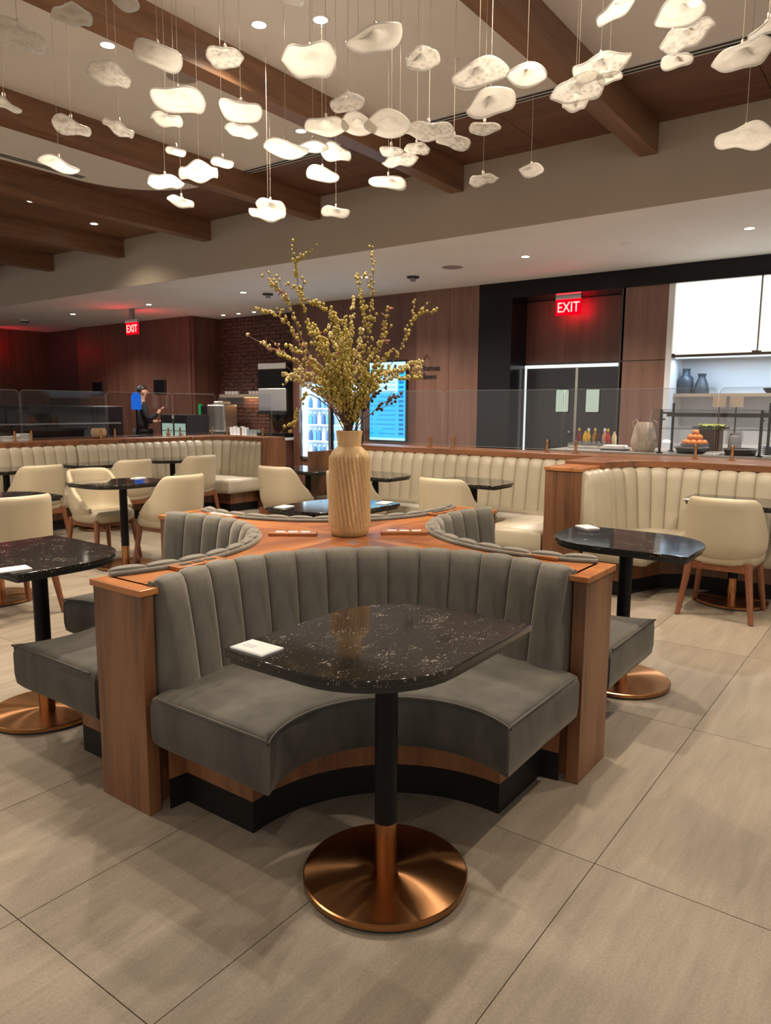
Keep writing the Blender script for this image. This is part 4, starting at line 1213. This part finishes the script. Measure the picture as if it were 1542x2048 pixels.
for k in range(4):
    t = thing('plate', ['lowest', 'second lowest', 'third lowest', 'topmost'][k] + ' dark serving plate of the stack at the buffet end', 'plate', (8.2, 1.22, ZK + 0.018 * k), 0, 'dark plates at the buffet end')
    B().lathe([(0.06, 0), (0.12, 0.014), (0.13, 0.018), (0.11, 0.012), (0.05, 0.006)], 28).obj('dish', m_slate, t, 45)
t = thing('wicker_basket', 'tall pale basket with handles left of the sneeze guard', 'basket', (7.70, 2.36, ZK))
B().lathe([(0.10, 0), (0.125, 0.05), (0.13, 0.10), (0.10, 0.24), (0.075, 0.30), (0.068, 0.295), (0.10, 0.10)], 28).obj('body', m_wicker, t, 50)
for s in (-1, 1):
    B().tube([(0, s * 0.06, 0.28), (0, s * 0.09, 0.33), (0, s * 0.12, 0.30), (0, s * 0.11, 0.24)], 0.007, 6).obj('handle', m_wicker, t, 50)
t = thing('napkin_tray', 'tray of folded white napkins beside the basket', 'tray', (7.72, 2.66, ZK))
box('tray', m_black, t, -0.09, 0.09, -0.13, 0.13, 0, 0.014)
box('napkins', m_card, t, -0.075, 0.075, -0.11, 0.11, 0.014, 0.055, bevel=0.006)
t = thing('condiment_tray', 'steel tray holding sauce bottles behind the glass', 'tray', (7.95, 2.98, ZK))
box('tray', m_steel, t, -0.14, 0.14, -0.25, 0.25, 0.0, 0.03, bevel=0.004)
box('rail', m_grey, t, -0.14, -0.13, -0.25, 0.25, 0.03, 0.06)
sauce = [('dark red', (0.16, 0.02, 0.015)), ('mustard yellow', (0.62, 0.38, 0.02)), ('golden', (0.55, 0.33, 0.03)), ('amber', (0.32, 0.13, 0.02)), ('dark brown', (0.05, 0.025, 0.015)), ('pale pink', (0.50, 0.25, 0.17)), ('ketchup red', (0.36, 0.035, 0.02)), ('cream', (0.60, 0.50, 0.30))]
for k, (nm_, c) in enumerate(sauce):
    t = thing('sauce_bottle', nm_ + ' sauce bottle standing on the steel condiment tray', 'bottle', (7.98 + 0.05 * (k % 2), 3.17 - k * 0.055, ZK + 0.03), 0, 'sauce bottles')
    B().lathe([(0.026, 0), (0.027, 0.02), (0.027, 0.10), (0.012, 0.14), (0.012, 0.16)], 12).obj('body', mat('sauce_%d' % k, c, 0.3), t, 40)
    B().lathe([(0.014, 0.16), (0.012, 0.19)], 12).obj('cap', mat('sauce_cap_%d' % (k % 3), [(0.6, 0.4, 0.03), (0.02, 0.02, 0.02), (0.7, 0.7, 0.68)][k % 3], 0.4), t, 40)
for k in range(6):
    t = thing('shot_glass', NTH[k] + ' small clear spice jar from the left on the condiment tray', 'jar', (7.87, 3.12 - k * 0.055, ZK + 0.03), 0, 'small jars on the condiment tray')
    B().lathe([(0.018, 0), (0.02, 0.05), (0.018, 0.05), (0.016, 0.006)], 12).obj('glass', m_glassedge, t, 40)

# ------------------------------------------------------------------ coffee bar against the brick wall
ZBAR = 0.885
bar = thing('coffee_bar', 'wood-fronted coffee bar with white top before the brick wall', 'counter', (9.25, 10.25, 0))
box('cabinet', m_wallwood, bar, 0.03, 0.85, -1.24, 1.32, 0, ZBAR - 0.04)
box('counter_top', m_white, bar, 0, 0.85, -1.27, 1.33, ZBAR - 0.04, ZBAR, bevel=0.003)
box('waste_slot', m_black, bar, 0.022, 0.034, -1.16, -0.92, 0.70, 0.74)
dm = thing('drink_dispenser', 'tall steel drink dispenser with black louvres on the bar', 'dispenser', (9.35, 9.40, ZBAR))
box('back_plate', m_wallwood, dm, 0.22, 0.36, -0.33, 0.30, 0, 0.42)
box('drip_tray', m_blackmetal, dm, -0.05, 0.22, -0.34, 0.34, 0, 0.075, bevel=0.005)
box('lower_body', m_steel, dm, 0, 0.40, -0.34, 0.34, 0.46, 0.86, bevel=0.01)
box('top_body', m_steel, dm, 0, 0.40, -0.34, 0.34, 1.19, 1.30, bevel=0.01)
box('louvre_housing', m_black, dm, 0.01, 0.40, -0.34, 0.34, 0.86, 1.19)
for k in range(8):
    box('louvre', m_blackmetal, dm, -0.012, 0.012, -0.34, 0.34, 0.875 + k * 0.04, 0.898 + k * 0.04)
box('bottom_trim', m_black, dm, -0.01, 0.40, -0.34, 0.34, 0.40, 0.46)
for y in (-0.2, -0.02):
    B().lathe([(0.03, 0.28), (0.05, 0.33), (0.05, 0.40)], 16, (0.08, y, 0)).obj('spout', m_black, dm, 40)
t = thing('ice_bucket', 'brushed steel water urn on the coffee bar', 'urn', (9.62, 11.02, ZBAR))
box('body', m_steel, t, -0.17, 0.17, -0.25, 0.25, 0.05, 0.58, bevel=0.03)
box('lid', m_steel, t, -0.10, 0.10, -0.14, 0.14, 0.58, 0.64, bevel=0.02)
box('base', m_black, t, -0.18, 0.18, -0.27, 0.27, 0.0, 0.05)
for k in range(5):
    t = thing('cup_stack', 'stack of white cups on the coffee bar, number %s from the urn' % ['first', 'second', 'third', 'fourth', 'fifth'][k], 'cups', (9.50, 10.62 - k * 0.10, ZBAR), 0, 'white cup stacks')
    B().lathe([(0.032, 0), (0.042, 0.08), (0.034, 0.081), (0.044, 0.15 + 0.02 * (k % 2)), (0.03, 0.145)], 16).obj('cups', m_card, t, 50)
for k in range(6):
    t = thing('drinking_glass', 'upturned drinking glass on the bar, %s row, %s from left' % (['front', 'back'][k % 2], NTH[k // 2]), 'glass', (9.42 + 0.09 * (k % 2), 10.08 - (k // 2) * 0.09, ZBAR), 0, 'upturned glasses on the bar')
    B().lathe([(0.04, 0), (0.032, 0.12), (0.03, 0.12), (0.037, 0.0)], 16).obj('glass', m_glassedge, t, 50)
ws = thing('wall_shelf', 'pale shelf with cups mounted on the brick wall', 'shelf', (9.90, 10.75, 1.60))
box('board', m_lightwood, ws, 0, 0.20, -0.75, 0.65, 0, 0.06)
d = bpy.data.lights.new('shelf_lamp', 'AREA'); d.energy = 5; d.color = (1.0, 0.52, 0.2); d.shape = 'RECTANGLE'; d.size = 0.9; d.size_y = 0.03
l = bpy.data.objects.new('shelf_lamp', d); COL.objects.link(l); l.parent = ws; l.location = (0.15, -0.3, -0.01); l.rotation_euler = (0, 0, PI / 2)
box('lamp_strip', emit('warm_strip', (1, 0.55, 0.22), 3), ws, 0.14, 0.16, -0.72, 0.1, -0.008, 0)
for k in range(7):
    t = thing('coffee_cup', 'white cup on the brick-wall shelf, %s from left' % ['first', 'second', 'third', 'fourth', 'fifth', 'sixth', 'seventh'][k], 'cup', (9.98, 11.28 - k * 0.10 - (0.28 if k > 3 else 0), 1.66), 0, 'white cups on the wall shelf')
    B().lathe([(0.03, 0), (0.042, 0.06), (0.038, 0.06), (0.026, 0.006)], 16).obj('cup', m_card, t, 50)
    B().tube([(0.0, -0.038, 0.045), (0.0, -0.06, 0.035), (0, -0.036, 0.018)], 0.004, 5).obj('handle', m_card, t, 50)
cd = thing('cold_display', 'small black cold display with two lit windows', 'display case', (8.0, 10.44, 0))
box('stand', m_wallwood, cd, 0, 0.6, -0.55, 0.9, 0, 0.86)
box('case', m_black, cd, 0.03, 0.5, -0.36, 0.36, 0.86, 1.28, bevel=0.006)
for s in (-1, 1):
    w = box('lit_window', emit('display_light', (0.60, 0.80, 0.66), 0.55), cd, 0.022, 0.03, s * 0.17 - 0.14, s * 0.17 + 0.14, 0.89, 1.13)
    box('yogurt_row', m_card, w, 0.012, 0.022, s * 0.17 - 0.11, s * 0.17 + 0.02, 0.90, 0.97)
    box('shelf_line', m_black, w, 0.014, 0.023, s * 0.17 - 0.14, s * 0.17 + 0.14, 1.0, 1.012)
box('juice_box', mat('yellow_carton', (0.70, 0.55, 0.04), 0.5), cd, 0.01, 0.022, 0.12, 0.19, 0.90, 0.97)
B().lathe([(0.03, 0), (0.034, 0.004)], 20).obj('badge', m_card, cd, loc=(0.02, 0.0, 1.24)).rotation_euler = (0, -PI / 2, 0)
t = thing('green_tap_light', 'slim green-lit tap beside the steel urn', 'tap', (9.45, 11.48, ZBAR))
box('column', m_black, t, 0, 0.06, -0.03, 0.03, 0, 0.25)
box('green_light', emit('green_glow', (0.01, 0.30, 0.08), 0.9), t, -0.01, 0.05, -0.025, 0.025, 0.25, 0.58, bevel=0.01)
t = thing('coffee_machine', 'black coffee machine left of the steel urn', 'coffee machine', (9.62, 11.38, ZBAR))
box('body', m_blackmetal, t, -0.16, 0.18, -0.09, 0.09, 0, 0.55, bevel=0.012)
box('group_head', m_steel, t, -0.22, -0.16, -0.04, 0.04, 0.28, 0.36, bevel=0.006)
box('drip_tray', m_steel, t, -0.24, -0.16, -0.08, 0.08, 0, 0.03)
for lab, y, z in (('small black screen on the far wood wall, left one', 14.85, 1.80), ('small black screen on the far wood wall behind the person', 12.65, 1.82)):
    t = thing('wall_tablet', lab, 'screen', (XW - 0.05, y, z), 0, 'small black wall screens')
    box('casing', m_black, t, 0, 0.03, -0.19, 0.19, -0.14, 0.14, bevel=0.006)
    box('glass_face', m_dark, t, -0.003, 0, -0.17, 0.17, -0.12, 0.12)

# ------------------------------------------------------------------ person behind the far counter
PX, PY = 8.55, 12.05
def skinned(name, pts, edges, radii, material, parent, root=0, sub=2):
    me = bpy.data.meshes.new(name); me.from_pydata(pts, edges, [])
    me.materials.append(material)
    o = put(name, me, parent)
    sk = o.modifiers.new('skin', 'SKIN'); sk.use_smooth_shade = True
    if not me.skin_vertices: bpy.context.view_layer.update()
    for v, r in zip(me.skin_vertices[0].data, radii):
        v.radius = r if isinstance(r, tuple) else (r, r)
    me.skin_vertices[0].data[root].use_root = True
    s = o.modifiers.new('smooth', 'SUBSURF'); s.levels = s.render_levels = sub
    return o
pe = thing('person', 'person in black clothes standing at the far counter, one hand raised', 'person', (PX, PY, 0), math.radians(-115))
# local: +y is where the person faces, +x their right
P_ = [(0, 0, 0.95), (0, 0, 1.15), (0, 0, 1.36), (0, 0.0, 1.50), (0, 0.02, 1.57), (0, 0.035, 1.64), (0, 0.03, 1.72), (0, 0.015, 1.785),
      (0.17, 0, 1.43), (0.23, 0.06, 1.17), (0.10, 0.27, 1.28), (0.06, 0.33, 1.36),
      (-0.17, 0, 1.43), (-0.24, 0.02, 1.16), (-0.20, 0.25, 1.12), (-0.18, 0.33, 1.13),
      (0.10, 0, 0.90), (0.11, 0.02, 0.50), (0.12, -0.01, 0.09), (0.13, 0.13, 0.03),
      (-0.10, 0, 0.90), (-0.11, 0.02, 0.50), (-0.12, -0.01, 0.09), (-0.13, 0.13, 0.03)]
E_ = [(0, 1), (1, 2), (2, 3), (3, 4), (4, 5), (5, 6), (6, 7), (2, 8), (8, 9), (9, 10), (10, 11), (2, 12), (12, 13), (13, 14), (14, 15), (0, 16), (16, 17), (17, 18), (18, 19), (0, 20), (20, 21), (21, 22), (22, 23)]
Rr = [0.08, 0.075, 0.085, 0.055, 0.055, 0.078, 0.088, 0.06, 0.06, 0.042, 0.032, 0.035, 0.06, 0.042, 0.032, 0.035, 0.085, 0.055, 0.04, 0.035, 0.085, 0.055, 0.04, 0.035]
body = skinned('body', P_, E_, Rr, m_skin, pe)
fg = B()
for wx, wy, wz, ups in ((0.06, 0.34, 1.37, 0.8), (-0.18, 0.345, 1.13, -0.1)):
    for k in range(4):
        dx = (k - 1.5) * 0.019
        ln = (0.062, 0.072, 0.068, 0.05)[k]
        a = Vector((wx + dx, wy + 0.02, wz)); d = Vector((0, 0.75, ups)).normalized()
        fg.tube([a, a + d * ln * 0.6, a + d * ln + Vector((0, -0.012, -0.012))], [0.009, 0.0085, 0.007], 8)
    fg.tube([(wx - 0.03, wy, wz), (wx - 0.05, wy + 0.03, wz + 0.015), (wx - 0.045, wy + 0.055, wz + 0.02)], [0.011, 0.010, 0.008], 8)
fg.obj('fingers', m_skin, pe, 60)
idx = [0, 1, 2, 3, 8, 9, 10, 12, 13, 14]
mp_ = {a: i for i, a in enumerate(idx)}
skinned('black_shirt', [P_[i] for i in idx], [(mp_[a], mp_[b]) for a, b in E_ if a in mp_ and b in mp_], [(0.17, 0.13), (0.155, 0.12), (0.17, 0.13), 0.075, 0.078, 0.058, 0.046, 0.078, 0.058, 0.046], m_cloth, pe)
idx = [0, 16, 17, 18, 20, 21, 22]
mp_ = {a: i for i, a in enumerate(idx)}
skinned('trousers', [P_[i] for i in idx], [(mp_[a], mp_[b]) for a, b in E_ if a in mp_ and b in mp_], [(0.16, 0.12), 0.10, 0.07, 0.055, 0.10, 0.07, 0.055], m_cloth, pe)
bm = bmesh.new(); bmesh.ops.create_uvsphere(bm, u_segments=20, v_segments=14, radius=0.098)
bmesh.ops.delete(bm, geom=[v for v in bm.verts if v.co.z < 0.015 and v.co.y > -0.02 or v.co.z < -0.05], context='VERTS')
bmesh.ops.translate(bm, verts=bm.verts, vec=(0, 0.012, 1.725))
me = bpy.data.meshes.new('hair'); bm.to_mesh(me); bm.free(); me.materials.append(m_black)
put('hair', me, pe).modifiers.new('thickness', 'SOLIDIFY').thickness = 0.012
fc = B()
for s in (-1, 1):
    fc.lathe([(0.001, -0.006), (0.008, -0.003), (0.009, 0), (0.008, 0.003), (0.001, 0.006)], 10, (s * 0.032, 0.115, 1.69), cap=False)
fc.obj('eyes', m_black, pe, 60)
B().tube([(0, 0.112, 1.70), (0, 0.132, 1.66), (0, 0.118, 1.648)], [0.008, 0.014, 0.010], 8).obj('nose', m_skin, pe, 60)
B().tube([(-0.022, 0.108, 1.625), (0, 0.116, 1.622), (0.022, 0.108, 1.625)], 0.005, 6).obj('mouth', mat('lips', (0.30, 0.10, 0.08), 0.5), pe, 60)
for s in (-1, 1):
    B().lathe([(0.006, -0.028), (0.016, -0.01), (0.018, 0.01), (0.008, 0.028)], 10, (s * 0.088, 0.015, 1.68)).obj('ear', m_skin, pe, 60)
t = thing('blue_bottle', 'bright blue upright bottle in front of the person', 'bottle', (7.75, 11.08, 0))
B().lathe([(0.12, 0), (0.12, 0.02), (0.016, 0.03), (0.016, 1.36)], 16).obj('stand', m_blackmetal, t, 40)
B().lathe([(0.075, 1.36), (0.085, 1.38), (0.085, 1.58), (0.06, 1.63), (0.03, 1.66)], 24).obj('body', emit('blue_glow', (0.02, 0.16, 0.75), 0.8), t, 40)

# ------------------------------------------------------------------ things at the far left
for k, (x, w, h) in enumerate(((4.08, 0.10, 0.13), (4.34, 0.10, 0.05), (4.50, 0.06, 0.075))):
    t = thing('white_box', ['larger white box at the left edge of the ledge', 'low white box on the far left ledge', 'small white box right of the low one'][k], 'box', (x, 8.69, ZG), 0, 'white boxes on the ledge')
    box('box', m_white, t, -w, w, -0.05, 0.05, 0, h, bevel=0.004)
    box('lid', m_card, t, -w - 0.003, w + 0.003, -0.053, 0.053, h, h + 0.012, bevel=0.003)
t = thing('wooden_bowl', 'round turned wooden bowl on the far left ledge', 'bowl', (5.50, 8.70, ZG))
B().lathe([(0.05, 0), (0.09, 0.03), (0.10, 0.08), (0.085, 0.13), (0.08, 0.128), (0.085, 0.08), (0.04, 0.02)], 28).obj('body', m_vase, t, 50)
dc = thing('dark_display', 'long dark glass-fronted display counter at far left', 'display case', (5.6, 10.4, 0))
box('base', m_wallwood, dc, -1.9, 1.3, -0.3, 0.3, 0, 0.95)
box('glass_top', m_dark, dc, -1.85, 1.25, -0.25, 0.25, 0.95, 1.42, bevel=0.01)
box('shelf', m_grey, dc, -1.8, 1.2, -0.27, -0.25, 1.15, 1.17)
# palm
pm = thing('potted_palm', 'green palm plant at the far left edge', 'plant', (5.45, 12.2, 0))
B().lathe([(0.16, 0), (0.22, 0.45), (0.20, 0.45), (0.18, 0.40)], 24).obj('pot', m_grey, pm, 40)
B().tube([(0, 0, 0.4), (0.02, 0, 0.9), (0, 0.02, 1.3)], [0.04, 0.03, 0.025], 8).obj('trunk', m_stem, pm, 50)
m_palm = mat('palm_green', (0.13, 0.15, 0.02), 0.5)
random.seed(8)
for k in range(13):
    a = 2 * PI * k / 13 + random.uniform(-0.2, 0.2); L = random.uniform(0.55, 0.8); up = random.uniform(0.25, 0.65)
    fb = B(); ps = []
    for i in range(9):
        q = i / 8
        ps.append(Vector((math.cos(a) * L * q, math.sin(a) * L * q, 1.28 + up * q - 0.75 * q * q * up)))
    fb.tube(ps, 0.006, 5)
    sd = Vector((-math.sin(a), math.cos(a), 0))
    for i in range(2, 9):
        for s in (-1, 1):
            p = ps[i]; e = p + sd * s * 0.16 * (1.1 - i / 9) + Vector((math.cos(a), math.sin(a), -0.4)) * 0.10
            w = Vector((math.cos(a), math.sin(a), 0)) * 0.012
            fb.add([p - w, p + w, e, (p + e) / 2 + Vector((0, 0, 0.012))], [(0, 3, 2), (3, 1, 2), (0, 1, 3)])
    fb.obj('frond', m_palm, pm, 60)
